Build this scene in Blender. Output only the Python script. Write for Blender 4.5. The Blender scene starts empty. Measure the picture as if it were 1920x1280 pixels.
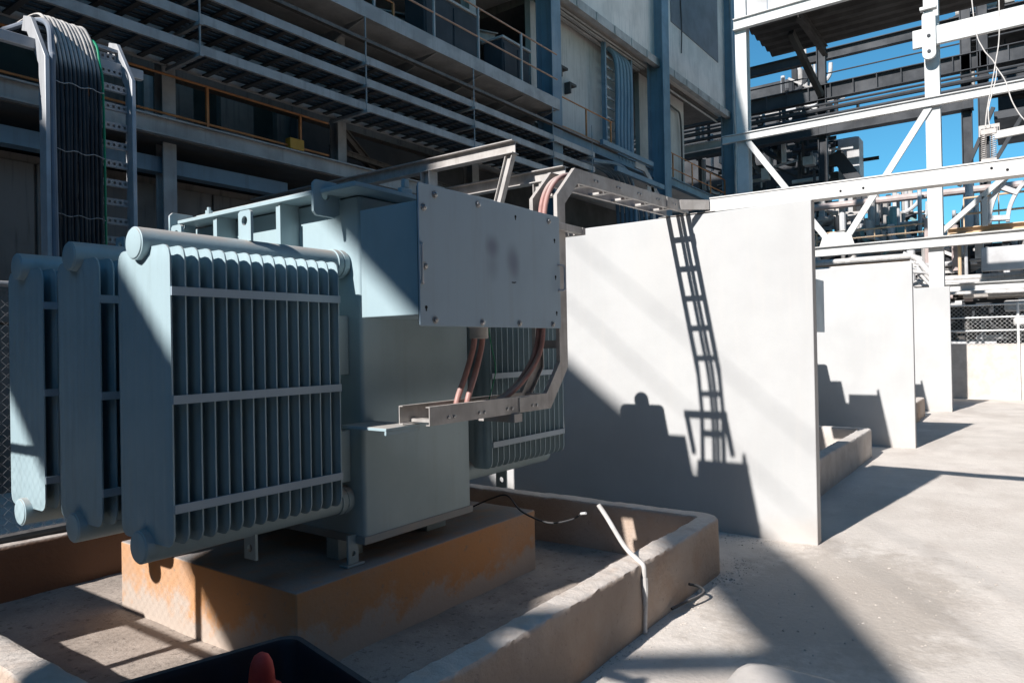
import bpy, math, random
from mathutils import Vector, Matrix
random.seed(7)
R = math.radians
scn = bpy.context.scene
COL = scn.collection

# ------------------------------------------------------------------ camera
CAM = Vector((0, 0, 1.6))
yaw, pit, rol = R(35.989), R(0.347), R(-1.075)
fw = Vector((math.cos(yaw) * math.cos(pit), math.sin(yaw) * math.cos(pit), math.sin(pit)))
rt = Vector((math.sin(yaw), -math.cos(yaw), 0)); up = rt.cross(fw)
rt2 = rt * math.cos(rol) + up * math.sin(rol); up2 = -rt * math.sin(rol) + up * math.cos(rol)
cd = bpy.data.cameras.new('camera'); cam = bpy.data.objects.new('camera', cd); COL.objects.link(cam)
cd.sensor_width = 36; cd.lens = 1335.6 / 1920 * 36; cd.clip_start = 0.05; cd.clip_end = 4000
m = Matrix((rt2, up2, -fw)).transposed().to_4x4(); m.translation = CAM
cam.matrix_world = m
scn.camera = cam

# ------------------------------------------------------------------ light
SUN = Vector((1.39, -0.19, -1.0)).normalized()          # travel direction of the light
elev = math.asin(-SUN.z); azim = math.atan2(-SUN.x, -SUN.y)
w = bpy.data.worlds.new('World'); scn.world = w; w.use_nodes = True
nt = w.node_tree; nt.nodes.clear()
sky = nt.nodes.new('ShaderNodeTexSky'); sky.sky_type = 'NISHITA'; sky.sun_disc = False
sky.sun_elevation = elev; sky.sun_rotation = azim % (2 * math.pi)
sky.air_density = 1.0; sky.dust_density = 0.0; sky.ozone_density = 3.0; sky.altitude = 0
bg = nt.nodes.new('ShaderNodeBackground'); bg.inputs['Strength'].default_value = 0.08
wo = nt.nodes.new('ShaderNodeOutputWorld')
tint = nt.nodes.new('ShaderNodeMix'); tint.data_type = 'RGBA'; tint.blend_type = 'MULTIPLY'; tint.inputs[0].default_value = 1.0
tint.inputs[7].default_value = (0.46, 1.07, 1.17, 1)
nt.links.new(sky.outputs[0], tint.inputs[6]); nt.links.new(tint.outputs[2], bg.inputs[0]); nt.links.new(bg.outputs[0], wo.inputs[0])
sd = bpy.data.lights.new('sun', 'SUN'); sd.energy = 5.0; sd.angle = R(0.75); sd.color = (1.0, 0.965, 0.925)
so = bpy.data.objects.new('sun', sd); COL.objects.link(so)
so.rotation_euler = SUN.to_track_quat('-Z', 'Y').to_euler(); so.location = (-10, 2, 12)
vs = scn.view_settings; vs.view_transform = 'Standard'; vs.look = 'None'; vs.gamma = 1.0
vs.exposure = 0.50; vs.use_curve_mapping = False
scn.cycles.max_bounces = 8; scn.cycles.diffuse_bounces = 2; scn.cycles.glossy_bounces = 3

# ------------------------------------------------------------------ materials
def N(nt, t, **k):
    n = nt.nodes.new(t)
    for a, b in k.items(): setattr(n, a, b)
    return n
def mixc(nt, fac, a, b):
    n = N(nt, 'ShaderNodeMix', data_type='RGBA')
    for s, v in ((0, fac), (6, a), (7, b)):
        if hasattr(v, 'links') or isinstance(v, bpy.types.NodeSocket): nt.links.new(v, n.inputs[s])
        else: n.inputs[s].default_value = v if s == 0 else (*v, 1)
    return n.outputs[2]
def ramp(nt, src, a, b, lo=0.0, hi=1.0):
    n = N(nt, 'ShaderNodeMapRange'); n.interpolation_type = 'SMOOTHSTEP'
    nt.links.new(src, n.inputs[0]); n.inputs[1].default_value = a; n.inputs[2].default_value = b
    n.inputs[3].default_value = lo; n.inputs[4].default_value = hi
    return n.outputs[0]
def noise(nt, vec, scale, detail=6, rough=0.6, stretch=None):
    if stretch:
        mp = N(nt, 'ShaderNodeMapping'); mp.inputs['Scale'].default_value = stretch
        nt.links.new(vec, mp.inputs[0]); vec = mp.outputs[0]
    n = N(nt, 'ShaderNodeTexNoise'); n.inputs['Scale'].default_value = scale
    n.inputs['Detail'].default_value = detail; n.inputs['Roughness'].default_value = rough
    nt.links.new(vec, n.inputs['Vector']); return n.outputs[0]
def math_(nt, op, a, b=0.0):
    n = N(nt, 'ShaderNodeMath', operation=op)
    for i, v in enumerate((a, b)):
        if isinstance(v, bpy.types.NodeSocket): nt.links.new(v, n.inputs[i])
        else: n.inputs[i].default_value = v
    return n.outputs[0]
MATS = {}
def M(name, c1, c2=None, scale=3.0, rough=0.6, metal=0.0, bump=0.0, bscale=60, dust=None, damt=0.7, streak=None, samt=0.5,
      chips=None, camt=0.5, dlo=0.25, dhi=0.85, cth=0.60, lo=0.38, hi=0.65, spec=0.4, extra=None):
    mt = bpy.data.materials.new(name); mt.use_nodes = True; nt = mt.node_tree
    bs = nt.nodes['Principled BSDF']; geo = N(nt, 'ShaderNodeNewGeometry'); pos = geo.outputs['Position']
    col = None
    nz = noise(nt, pos, scale)
    col = mixc(nt, ramp(nt, nz, lo, hi), c1, c2 or tuple(x * 0.8 for x in c1))
    if streak:
        sn = noise(nt, pos, 5.0, 5, 0.6, (3, 3, 0.22))
        col = mixc(nt, ramp(nt, sn, 0.5, 0.72, 0, samt), col, streak)
    if chips:
        cn = noise(nt, pos, 22.0, 8, 0.7)
        col = mixc(nt, ramp(nt, cn, cth, cth + 0.07, 0, camt), col, chips)
    if extra: col = extra(nt, pos, col)
    rg = ramp(nt, nz, 0.3, 0.7, max(0, rough - 0.1), min(1, rough + 0.12))
    if dust:
        sp = N(nt, 'ShaderNodeSeparateXYZ'); nt.links.new(geo.outputs['Normal'], sp.inputs[0])
        dn = noise(nt, pos, 9.0, 6)
        f = math_(nt, 'MULTIPLY', ramp(nt, sp.outputs[2], dlo, dhi), ramp(nt, dn, 0.25, 0.6, 0.45, 1.0))
        f = math_(nt, 'MULTIPLY', f, damt)
        col = mixc(nt, f, col, dust)
        rg = math_(nt, 'MAXIMUM', rg, math_(nt, 'MULTIPLY', f, 0.95))
    nt.links.new(col, bs.inputs['Base Color']); nt.links.new(rg, bs.inputs['Roughness'])
    bs.inputs['Metallic'].default_value = metal; bs.inputs['Specular IOR Level'].default_value = spec
    if bump:
        bn = noise(nt, pos, bscale, 8, 0.65)
        b = N(nt, 'ShaderNodeBump'); b.inputs['Strength'].default_value = bump; b.inputs['Distance'].default_value = 0.01
        nt.links.new(bn, b.inputs['Height']); nt.links.new(b.outputs[0], bs.inputs['Normal'])
    MATS[name] = mt; return mt
DUST = (0.42, 0.37, 0.33)
def ped_extra(nt, pos, col):
    sp = N(nt, 'ShaderNodeSeparateXYZ'); nt.links.new(pos, sp.inputs[0])
    n1 = noise(nt, pos, 3.5, 7, 0.7)
    h = math_(nt, 'ADD', sp.outputs[2], math_(nt, 'MULTIPLY', math_(nt, 'SUBTRACT', n1, 0.5), 0.75))
    return mixc(nt, ramp(nt, h, 0.10, 0.24, 0.92, 0.0), col, (0.50, 0.43, 0.375))
def smudge_extra(nt, pos, col):
    # the two blurred grey characters and the little dark remnant on the plate (plate lies in the XZ plane)
    def blob(cx, cz, rx, rz, amt, col, c=(0.17, 0.20, 0.27)):
        mp = N(nt, 'ShaderNodeMapping'); mp.inputs['Location'].default_value = (-cx / rx, 0, -cz / rz)
        mp.inputs['Scale'].default_value = (1 / rx, 0, 1 / rz); nt.links.new(pos, mp.inputs[0])
        ln = N(nt, 'ShaderNodeVectorMath', operation='LENGTH'); nt.links.new(mp.outputs[0], ln.inputs[0])
        return mixc(nt, ramp(nt, ln.outputs['Value'], 0.1, 1.0, amt, 0.0), col, c)
    col = blob(2.935, 2.115, 0.085, 0.085, 0.85, col)
    col = blob(2.935, 2.01, 0.075, 0.11, 0.42, col)
    col = blob(3.115, 2.06, 0.085, 0.12, 0.75, col)
    col = blob(3.135, 2.015, 0.06, 0.10, 0.45, col)
    return col
def curb_extra(nt, pos, col):
    n1 = noise(nt, pos, 1.6, 6, 0.65)
    col = mixc(nt, ramp(nt, n1, 0.50, 0.68, 0.0, 0.55), col, (0.46, 0.31, 0.22))
    spy = N(nt, 'ShaderNodeSeparateXYZ'); nt.links.new(pos, spy.inputs[0])
    col = mixc(nt, ramp(nt, spy.outputs[1], 5.15, 5.25, 0.0, 0.9), col, (0.19, 0.10, 0.06))
    n2 = noise(nt, pos, 30, 6, 0.6)
    return mixc(nt, ramp(nt, n2, 0.62, 0.72, 0.0, 0.35), col, (0.16, 0.13, 0.12))
def floor_extra(nt, pos, col):
    n2 = noise(nt, pos, 26, 8, 0.72)
    col = mixc(nt, ramp(nt, n2, 0.58, 0.72, 0.0, 0.35), col, (0.38, 0.33, 0.29))
    n3 = noise(nt, pos, 0.7, 5, 0.6, (1, 1.8, 1))
    col = mixc(nt, ramp(nt, n3, 0.45, 0.64, 0.0, 0.45), col, (0.46, 0.40, 0.355))
    ell = N(nt, 'ShaderNodeMapping'); ell.inputs['Location'].default_value = (-4.75 / 1.5, -1.0 / 0.85, 0); ell.inputs['Scale'].default_value = (1 / 1.5, 1 / 0.85, 0); nt.links.new(pos, ell.inputs[0])
    ln = N(nt, 'ShaderNodeVectorMath', operation='LENGTH'); nt.links.new(ell.outputs[0], ln.inputs[0])
    n4 = noise(nt, pos, 5.0, 8, 0.7); d_ = math_(nt, 'ADD', ln.outputs['Value'], math_(nt, 'MULTIPLY', math_(nt, 'SUBTRACT', n4, 0.5), 1.6))
    return mixc(nt, ramp(nt, d_, 0.55, 1.05, 0.62, 0.0), col, (0.37, 0.32, 0.275))  # dirt patch that also darkens the shaded ground beside the curb
def wall_extra(nt, pos, col):
    sp = N(nt, 'ShaderNodeSeparateXYZ'); nt.links.new(pos, sp.inputs[0])
    n1 = noise(nt, pos, 2.4, 6, 0.7)
    h = math_(nt, 'ADD', sp.outputs[2], math_(nt, 'MULTIPLY', math_(nt, 'SUBTRACT', n1, 0.5), 0.5))
    return mixc(nt, ramp(nt, h, 0.02, 0.28, 0.55, 0.0), col, (0.50, 0.45, 0.41))

M('yard_dust', (0.67, 0.61, 0.555), (0.585, 0.53, 0.48), scale=1.3, rough=0.92, bump=0.8, bscale=22, extra=floor_extra, spec=0.1)
M('wall_white', (0.515, 0.515, 0.512), (0.475, 0.474, 0.472), scale=1.1, rough=0.85, bump=0.10, bscale=35, streak=(0.55, 0.53, 0.51), samt=0.22, extra=wall_extra, spec=0.2)
M('teal_paint', (0.385, 0.50, 0.54), (0.34, 0.45, 0.49), scale=1.7, rough=0.52, bump=0.06, bscale=60, dust=DUST, damt=0.9, streak=(0.31, 0.39, 0.405), samt=0.3, chips=(0.22, 0.17, 0.13), camt=0.5, cth=0.675)
M('fin_paint', (0.365, 0.48, 0.52), (0.315, 0.42, 0.46), scale=1.9, rough=0.58, bump=0.05, bscale=60, dust=DUST, damt=0.6, streak=(0.27, 0.345, 0.36), samt=0.35, chips=(0.25, 0.2, 0.16), camt=0.5, cth=0.675)
M('plate_paint', (0.345, 0.445, 0.525), (0.32, 0.41, 0.485), scale=1.6, streak=(0.29, 0.33, 0.38), samt=0.3, rough=0.45, bump=0.03, bscale=80, dust=DUST, damt=0.6, extra=smudge_extra)
M('grey_plate', (0.37, 0.455, 0.52), (0.34, 0.415, 0.475), scale=2.0, rough=0.45)
M('base_dusty', (0.36, 0.34, 0.32), (0.30, 0.33, 0.34), scale=6, rough=0.8, bump=0.2, bscale=60)
M('pit_floor', (0.46, 0.39, 0.34), (0.33, 0.28, 0.245), scale=1.8, rough=0.95, bump=0.9, bscale=24, chips=(0.14, 0.12, 0.11), camt=0.6, cth=0.56, spec=0.1)
M('gasket', (0.02, 0.03, 0.04), rough=0.7)
M('bolt_steel', (0.45, 0.46, 0.48), (0.3, 0.3, 0.3), scale=40, rough=0.35, metal=0.8)
M('hole_dark', (0.01, 0.01, 0.012), rough=0.9)
M('galvanised', (0.50, 0.475, 0.455), (0.40, 0.375, 0.355), scale=7, rough=0.55, metal=0.25, bump=0.06, bscale=70, dust=(0.5, 0.45, 0.41), damt=0.7, streak=(0.30, 0.27, 0.25), samt=0.5)
M('pink_cable', (0.42, 0.225, 0.20), (0.34, 0.18, 0.16), scale=12, rough=0.5, dust=(0.55, 0.48, 0.44), damt=0.75)
M('black_cable', (0.018, 0.02, 0.026), (0.03, 0.033, 0.04), scale=6, rough=0.42, dust=(0.55, 0.52, 0.49), damt=1.0, dlo=0.02, dhi=0.35)  # heavy pale dust also makes the up-facing cable sides look sunlit
M('grey_duct', (0.20, 0.24, 0.30), (0.17, 0.2, 0.25), scale=4, rough=0.5, dust=DUST, damt=0.6)
M('green_cable', (0.005, 0.26, 0.13), (0.004, 0.2, 0.1), scale=6, rough=0.45)
M('cable_tie', (0.5, 0.5, 0.5), rough=0.5)
M('ladder_steel', (0.50, 0.51, 0.53), (0.42, 0.43, 0.45), scale=5, rough=0.5, metal=0.2, dust=(0.45, 0.42, 0.39), damt=0.6, streak=(0.25, 0.26, 0.28), samt=0.4)
M('ochre_concrete', (0.60, 0.31, 0.145), (0.53, 0.34, 0.225), scale=1.5, rough=0.85, bump=0.25, bscale=30, dust=(0.36, 0.35, 0.35), damt=0.95, extra=ped_extra, chips=(0.34, 0.27, 0.22), camt=0.6, cth=0.585, spec=0.15)
M('curb_concrete', (0.47, 0.365, 0.295), (0.53, 0.435, 0.37), scale=2.2, rough=0.9, bump=0.9, bscale=26, dust=(0.62, 0.565, 0.52), damt=0.85, chips=(0.3, 0.255, 0.225), camt=0.5, cth=0.60, extra=curb_extra, spec=0.1)
M('curb_ochre', (0.42, 0.20, 0.09), (0.36, 0.19, 0.11), scale=2.0, rough=0.9, bump=0.4, bscale=26, dust=(0.4, 0.36, 0.33), damt=0.7, spec=0.1)
M('white_pipe', (0.66, 0.64, 0.62), (0.5, 0.48, 0.46), scale=14, rough=0.5, dust=DUST, damt=0.4)
M('black_plastic', (0.012, 0.014, 0.022), (0.016, 0.018, 0.028), scale=20, rough=0.48, bump=0.05, bscale=200, dust=(0.10, 0.10, 0.11), damt=0.35)
M('red_rubber', (0.74, 0.07, 0.045), (0.58, 0.05, 0.04), scale=14, rough=0.55)
M('fence_wire', (0.34, 0.35, 0.37), rough=0.4, metal=0.6)
M('fence_white', (0.72, 0.72, 0.71), rough=0.6)
M('frame_white', (0.66, 0.655, 0.64), (0.58, 0.575, 0.56), scale=2, rough=0.7, streak=(0.5, 0.48, 0.46), samt=0.4, dust=DUST, damt=0.4)
M('bldg_grey_steel', (0.45, 0.425, 0.405), (0.345, 0.325, 0.31), scale=2.5, rough=0.65, streak=(0.27, 0.24, 0.22), samt=0.5, dust=(0.34, 0.31, 0.28), damt=0.6)
M('bldg_blue', (0.18, 0.25, 0.305), (0.155, 0.215, 0.265), scale=2.0, rough=0.5, streak=(0.12, 0.14, 0.16), samt=0.4, dust=(0.25, 0.23, 0.2), damt=0.5)
M('bldg_concrete', (0.77, 0.70, 0.645), (0.62, 0.565, 0.52), scale=0.9, rough=0.9, bump=0.2, bscale=8, streak=(0.42, 0.405, 0.39), samt=0.5, chips=(0.38, 0.37, 0.36), camt=0.5)
M('bldg_patch', (0.21, 0.21, 0.225), (0.18, 0.18, 0.19), scale=1.4, rough=0.9, bump=0.2, bscale=8)
M('bldg_wall_grey', (0.56, 0.52, 0.485), (0.46, 0.425, 0.395), scale=0.7, rough=0.85, streak=(0.16, 0.14, 0.13), samt=0.3)
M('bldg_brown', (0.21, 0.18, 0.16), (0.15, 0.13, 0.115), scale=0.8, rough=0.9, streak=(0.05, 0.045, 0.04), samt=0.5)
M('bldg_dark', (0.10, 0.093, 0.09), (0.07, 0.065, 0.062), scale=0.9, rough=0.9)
M('rail_orange', (0.55, 0.22, 0.075), (0.42, 0.17, 0.065), scale=5, rough=0.55)
M('rail_faded', (0.55, 0.30, 0.19), (0.44, 0.26, 0.18), scale=5, rough=0.6)
M('yellow_paint', (0.58, 0.30, 0.035), rough=0.5)
M('dark_shaded_steel', (0.045, 0.048, 0.055), (0.035, 0.037, 0.042), scale=1.0, rough=0.7, streak=(0.06, 0.058, 0.056), samt=0.4)  # near-black tone also stands in for missing shade on the gantry
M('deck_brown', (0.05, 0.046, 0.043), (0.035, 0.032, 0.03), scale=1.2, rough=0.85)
M('pipe_white', (0.62, 0.60, 0.585), (0.48, 0.46, 0.445), scale=3, rough=0.5, streak=(0.33, 0.29, 0.26), samt=0.5)
M('pipe_pink', (0.5, 0.41, 0.39), (0.4, 0.33, 0.31), scale=3, rough=0.6)
M('orange_beam', (0.64, 0.46, 0.29), (0.58, 0.43, 0.30), scale=2, rough=0.6)
M('equip_green', (0.2, 0.34, 0.34), (0.16, 0.27, 0.27), scale=3, rough=0.6)
M('far_white', (0.55, 0.55, 0.56), (0.42, 0.41, 0.41), scale=1, rough=0.7)
M('lump_concrete', (0.60, 0.55, 0.51), (0.52, 0.47, 0.43), scale=4, rough=0.9, bump=0.3, bscale=40)
M('grit_stone', (0.58, 0.53, 0.48), (0.45, 0.40, 0.36), scale=30, rough=0.95)
M('rubber_pipe', (0.03, 0.035, 0.04), rough=0.6, dust=(0.25, 0.23, 0.22), damt=0.6)
M('white_tip', (0.75, 0.75, 0.75), rough=0.5)
M('lamp_tube', (0.8, 0.8, 0.8), rough=0.4)

# ------------------------------------------------------------------ mesh helpers
WPOS = {}
def wpos(o): return WPOS.get(o.name, Vector((0, 0, 0))) if o else Vector((0, 0, 0))
class MB:
    def __init__(s): s.v = []; s.f = []
    def add(s, vs, fs):
        k = len(s.v); s.v += [Vector(p) for p in vs]; s.f += [tuple(i + k for i in f) for f in fs]; return s
    def box(s, a, b):
        x0, y0, z0 = a; x1, y1, z1 = b
        return s.add([(x0, y0, z0), (x1, y0, z0), (x1, y1, z0), (x0, y1, z0), (x0, y0, z1), (x1, y0, z1), (x1, y1, z1), (x0, y1, z1)],
                     [(0, 3, 2, 1), (4, 5, 6, 7), (0, 1, 5, 4), (1, 2, 6, 5), (2, 3, 7, 6), (3, 0, 4, 7)])
    def bar(s, a, b, w, h, upv=(0, 0, 1)):
        a = Vector(a); b = Vector(b); d = (b - a).normalized(); u = Vector(upv)
        sx = d.cross(u)
        if sx.length < 1e-4: sx = d.cross(Vector((1, 0, 0)))
        sx.normalize(); u = sx.cross(d); sx = sx * (w / 2); u = u * (h / 2)
        p = [a - sx - u, a + sx - u, a + sx + u, a - sx + u]; q = [x + (b - a) for x in p]
        return s.add(p + q, [(0, 1, 2, 3), (7, 6, 5, 4), (0, 4, 5, 1), (1, 5, 6, 2), (2, 6, 7, 3), (3, 7, 4, 0)])
    def ibeam(s, a, b, h, w, t=0.02, upv=(0, 0, 1)):
        a = Vector(a); b = Vector(b); d = (b - a).normalized(); u = Vector(upv); sx = d.cross(u)
        if sx.length < 1e-4: sx = d.cross(Vector((1, 0, 0)))
        sx.normalize(); u = sx.cross(d)
        s.bar(a, b, t, h - 2 * t, u)
        s.bar(a + u * (h / 2 - t / 2), b + u * (h / 2 - t / 2), w, t, u)
        s.bar(a - u * (h / 2 - t / 2), b - u * (h / 2 - t / 2), w, t, u); return s
    def sweep(s, pts, prof, closed=False, cap=True, upv=(0, 0, 1), mitre=True):
        pts = [Vector(p) for p in pts]; n = len(pts); k = len(prof); vs = []
        for i in range(n):
            if closed: d0 = (pts[i] - pts[i - 1]).normalized(); d1 = (pts[(i + 1) % n] - pts[i]).normalized()
            else:
                d0 = (pts[i] - pts[i - 1]).normalized() if i else (pts[1] - pts[0]).normalized()
                d1 = (pts[i + 1] - pts[i]).normalized() if i < n - 1 else d0
            t = (d0 + d1); t = t.normalized() if t.length > 1e-6 else d0
            sx = t.cross(Vector(upv)); sx.normalize(); u = sx.cross(t)
            c = max(0.35, t.dot(d0)) if mitre else 1
            for p in prof: vs.append(pts[i] + sx * (p[0] / c) + u * p[1])
        fs = []
        for i in range(n if closed else n - 1):
            j = (i + 1) % n
            for a in range(k): b = (a + 1) % k; fs.append((i * k + a, i * k + b, j * k + b, j * k + a))
        if cap and not closed: fs += [tuple(range(k - 1, -1, -1)), tuple((n - 1) * k + a for a in range(k))]
        return s.add(vs, fs)
    def tube(s, pts, r, n=10, cap=True):
        pts = [Vector(p) for p in pts]; m_ = len(pts); vs = []
        rr = r if isinstance(r, (list, tuple)) else [r] * m_
        d = (pts[1] - pts[0]).normalized(); ref = Vector((0, 0, 1)) if abs(d.z) < 0.9 else Vector((1, 0, 0))
        nx = d.cross(ref).normalized()
        for i in range(m_):
            if i == 0: t = pts[1] - pts[0]
            elif i == m_ - 1: t = pts[-1] - pts[-2]
            else: t = (pts[i + 1] - pts[i]).normalized() + (pts[i] - pts[i - 1]).normalized()
            t.normalize(); nx = (nx - t * nx.dot(t)).normalized(); ny = t.cross(nx)
            for a in range(n):
                th = 2 * math.pi * a / n; vs.append(pts[i] + (nx * math.cos(th) + ny * math.sin(th)) * rr[i])
        fs = [(i * n + a, i * n + (a + 1) % n, (i + 1) * n + (a + 1) % n, (i + 1) * n + a) for i in range(m_ - 1) for a in range(n)]
        if cap: fs += [tuple(range(n - 1, -1, -1)), tuple((m_ - 1) * n + a for a in range(n))]
        return s.add(vs, fs)
    def prism(s, poly, ax, a, b):
        # poly of 2-D points in the plane normal to ax, extruded from a to b
        def P(p, c): return {'X': (c, p[0], p[1]), 'Y': (p[0], c, p[1]), 'Z': (p[0], p[1], c)}[ax]
        k = len(poly); vs = [P(p, a) for p in poly] + [P(p, b) for p in poly]
        fs = [(i, (i + 1) % k, k + (i + 1) % k, k + i) for i in range(k)] + [tuple(range(k - 1, -1, -1)), tuple(range(k, 2 * k))]
        return s.add(vs, fs)
    def plate_hole(s, poly, c, r, ax, a, b, n=16):
        # convex plate with a round hole
        k = len(poly); ang = lambda p: math.atan2(p[1] - c[1], p[0] - c[0])
        pts = sorted(poly, key=ang); out = []
        for i in range(n):
            th = -math.pi + 2 * math.pi * (i + 0.5) / n; d = (math.cos(th), math.sin(th)); best = 9
            for j in range(k):
                p, q = pts[j], pts[(j + 1) % k]; ex, ey = q[0] - p[0], q[1] - p[1]
                den = d[0] * ey - d[1] * ex
                if abs(den) < 1e-9: continue
                t = ((p[0] - c[0]) * ey - (p[1] - c[1]) * ex) / den; u_ = ((p[0] - c[0]) * d[1] - (p[1] - c[1]) * d[0]) / den
                if t > 0 and -1e-6 <= u_ <= 1 + 1e-6: best = min(best, t)
            out.append((th, (c[0] + d[0] * best, c[1] + d[1] * best)))
        ring = out + [(ang(p), p) for p in poly]; ring.sort(key=lambda e: e[0])
        o = [e[1] for e in ring]; inn = [(c[0] + r * math.cos(e[0]), c[1] + r * math.sin(e[0])) for e in ring]; k = len(o)
        def P(p, cc): return {'X': (cc, p[0], p[1]), 'Y': (p[0], cc, p[1]), 'Z': (p[0], p[1], cc)}[ax]
        vs = [P(p, a) for p in o] + [P(p, a) for p in inn] + [P(p, b) for p in o] + [P(p, b) for p in inn]; fs = []
        for i in range(k):
            j = (i + 1) % k
            fs += [(i, j, k + j, k + i), (2 * k + i, 3 * k + i, 3 * k + j, 2 * k + j), (i, 2 * k + i, 2 * k + j, j), (k + i, k + j, 3 * k + j, 3 * k + i)]
        return s.add(vs, fs)
    def lathe(s, prof, o=(0, 0, 0), ax=(0, 0, 1), n=20):
        o = Vector(o); ax = Vector(ax).normalized(); ref = Vector((1, 0, 0)) if abs(ax.x) < 0.9 else Vector((0, 0, 1))
        nx = ax.cross(ref).normalized(); ny = ax.cross(nx); vs = []
        for r, h in prof:
            for a in range(n):
                th = 2 * math.pi * a / n; vs.append(o + ax * h + (nx * math.cos(th) + ny * math.sin(th)) * r)
        k = len(prof)
        fs = [(i * n + a, i * n + (a + 1) % n, (i + 1) * n + (a + 1) % n, (i + 1) * n + a) for i in range(k - 1) for a in range(n)]
        fs += [tuple(range(n - 1, -1, -1)), tuple((k - 1) * n + a for a in range(n))]
        return s.add(vs, fs)
    def mesh(s, name, off=Vector((0, 0, 0)), ang=35):
        me = bpy.data.meshes.new(name); me.from_pydata([tuple(p - off) for p in s.v], [], s.f); me.validate(); me.update()
        import bmesh
        bm = bmesh.new(); bm.from_mesh(me); bmesh.ops.recalc_face_normals(bm, faces=bm.faces); bm.to_mesh(me); bm.free()
        for p in me.polygons: p.use_smooth = True
        me.set_sharp_from_angle(angle=R(ang)); return me
    def build(s, name, mat, parent=None, bevel=0, ang=35, origin=None, kind=None):
        if parent is not None: off = wpos(parent)
        elif origin is not None: off = Vector(origin)
        else:
            xs = [p.x for p in s.v]; ys = [p.y for p in s.v]; zs = [p.z for p in s.v]
            off = Vector(((min(xs) + max(xs)) / 2, (min(ys) + max(ys)) / 2, min(zs)))
        me = s.mesh(name, off, ang); me.materials.append(MATS[mat])
        o = bpy.data.objects.new(name, me); COL.objects.link(o)
        if parent is not None: o.parent = parent
        else: o.location = off
        WPOS[o.name] = Vector(off)
        if bevel:
            b = o.modifiers.new('bevel', 'BEVEL'); b.width = bevel; b.segments = 2; b.limit_method = 'ANGLE'; b.angle_limit = R(40)
            b.harden_normals = False
        if kind: o['kind'] = kind
        return o
def tag(o, label, cat, group=None):
    o['label'] = label; o['category'] = cat
    if group: o['group'] = group
    return o
def thing(name, label, cat, loc, group=None):
    o = bpy.data.objects.new(name, None); COL.objects.link(o); o.location = loc; o.empty_display_size = 0.2
    WPOS[o.name] = Vector(loc); return tag(o, label, cat, group)
def inst(src, parent, delta, name=None):
    o = bpy.data.objects.new(name or src.name.split('.')[0], src.data); COL.objects.link(o)
    for md in src.modifiers:
        n = o.modifiers.new(md.name, md.type); n.width = md.width; n.segments = md.segments; n.limit_method = md.limit_method; n.angle_limit = md.angle_limit
    o.parent = parent; o.location = Vector(src.location) + Vector(delta); WPOS[o.name] = wpos(parent) + o.location; return o
def copy_tree(o, delta, parent=None, label=None, skip=()):
    c = o.copy(); COL.objects.link(c); c.parent = parent
    if parent is None: c.location = Vector(o.location) + Vector(delta)
    if label: c['label'] = label
    for ch in list(o.children):
        if ch.name.split('.')[0] not in skip: copy_tree(ch, delta, c, None, skip)
    return c
def rrect(x0, y0, x1, y1, r, n=5, rs=None):
    rs = rs or (r, r, r, r); out = []
    for (cx, cy, a0), rr in zip(((x0, y0, 180), (x1, y0, 270), (x1, y1, 0), (x0, y1, 90)), rs):
        px = cx + rr if cx == x0 else cx - rr; py = cy + rr if cy == y0 else cy - rr
        for i in range(n + 1):
            t = R(a0 + 90 * i / n); out.append((px + rr * math.cos(t), py + rr * math.sin(t)))
    return out
def spline(pts, n=8):
    P = [Vector(p) for p in pts]; P = [P[0] * 2 - P[1]] + P + [P[-1] * 2 - P[-2]]; out = []
    for i in range(1, len(P) - 2):
        a, b, c, d = P[i - 1:i + 3]
        for k in range(n):
            t = k / n; out.append(0.5 * ((2 * b) + (c - a) * t + (2 * a - 5 * b + 4 * c - d) * t * t + (3 * b - a - 3 * c + d) * t ** 3))
    out.append(P[-2]); return out
def hsh(x, y, z=0.0):
    from mathutils import noise as nz
    return nz.fractal(Vector((x, y, z)), 1.0, 2.0, 4)

# ================================================================== SETTING
GX = [-600, -60, -12] + [i * 0.25 for i in range(-8, 100)] + [40, 90, 600]
GY = [-600, -60, -12] + [i * 0.25 for i in range(-16, 40)] + [20, 60, 600]
g = MB(); gv = []
for x in GX:
    for y in GY:
        z = 0.0
        if -3 < x < 25 and -5 < y < 10: z = 0.012 * hsh(x * 0.9, y * 0.9) + 0.006 * hsh(x * 3.1, y * 3.1, 4) - 0.004
        gv.append((x, y, z))
ny = len(GY)
g.add(gv, [(i * ny + j, (i + 1) * ny + j, (i + 1) * ny + j + 1, i * ny + j + 1) for i in range(len(GX) - 1) for j in range(ny - 1)])
o = g.build('ground', 'yard_dust', origin=(0, 0, 0), ang=180); o['kind'] = 'structure'

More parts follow.
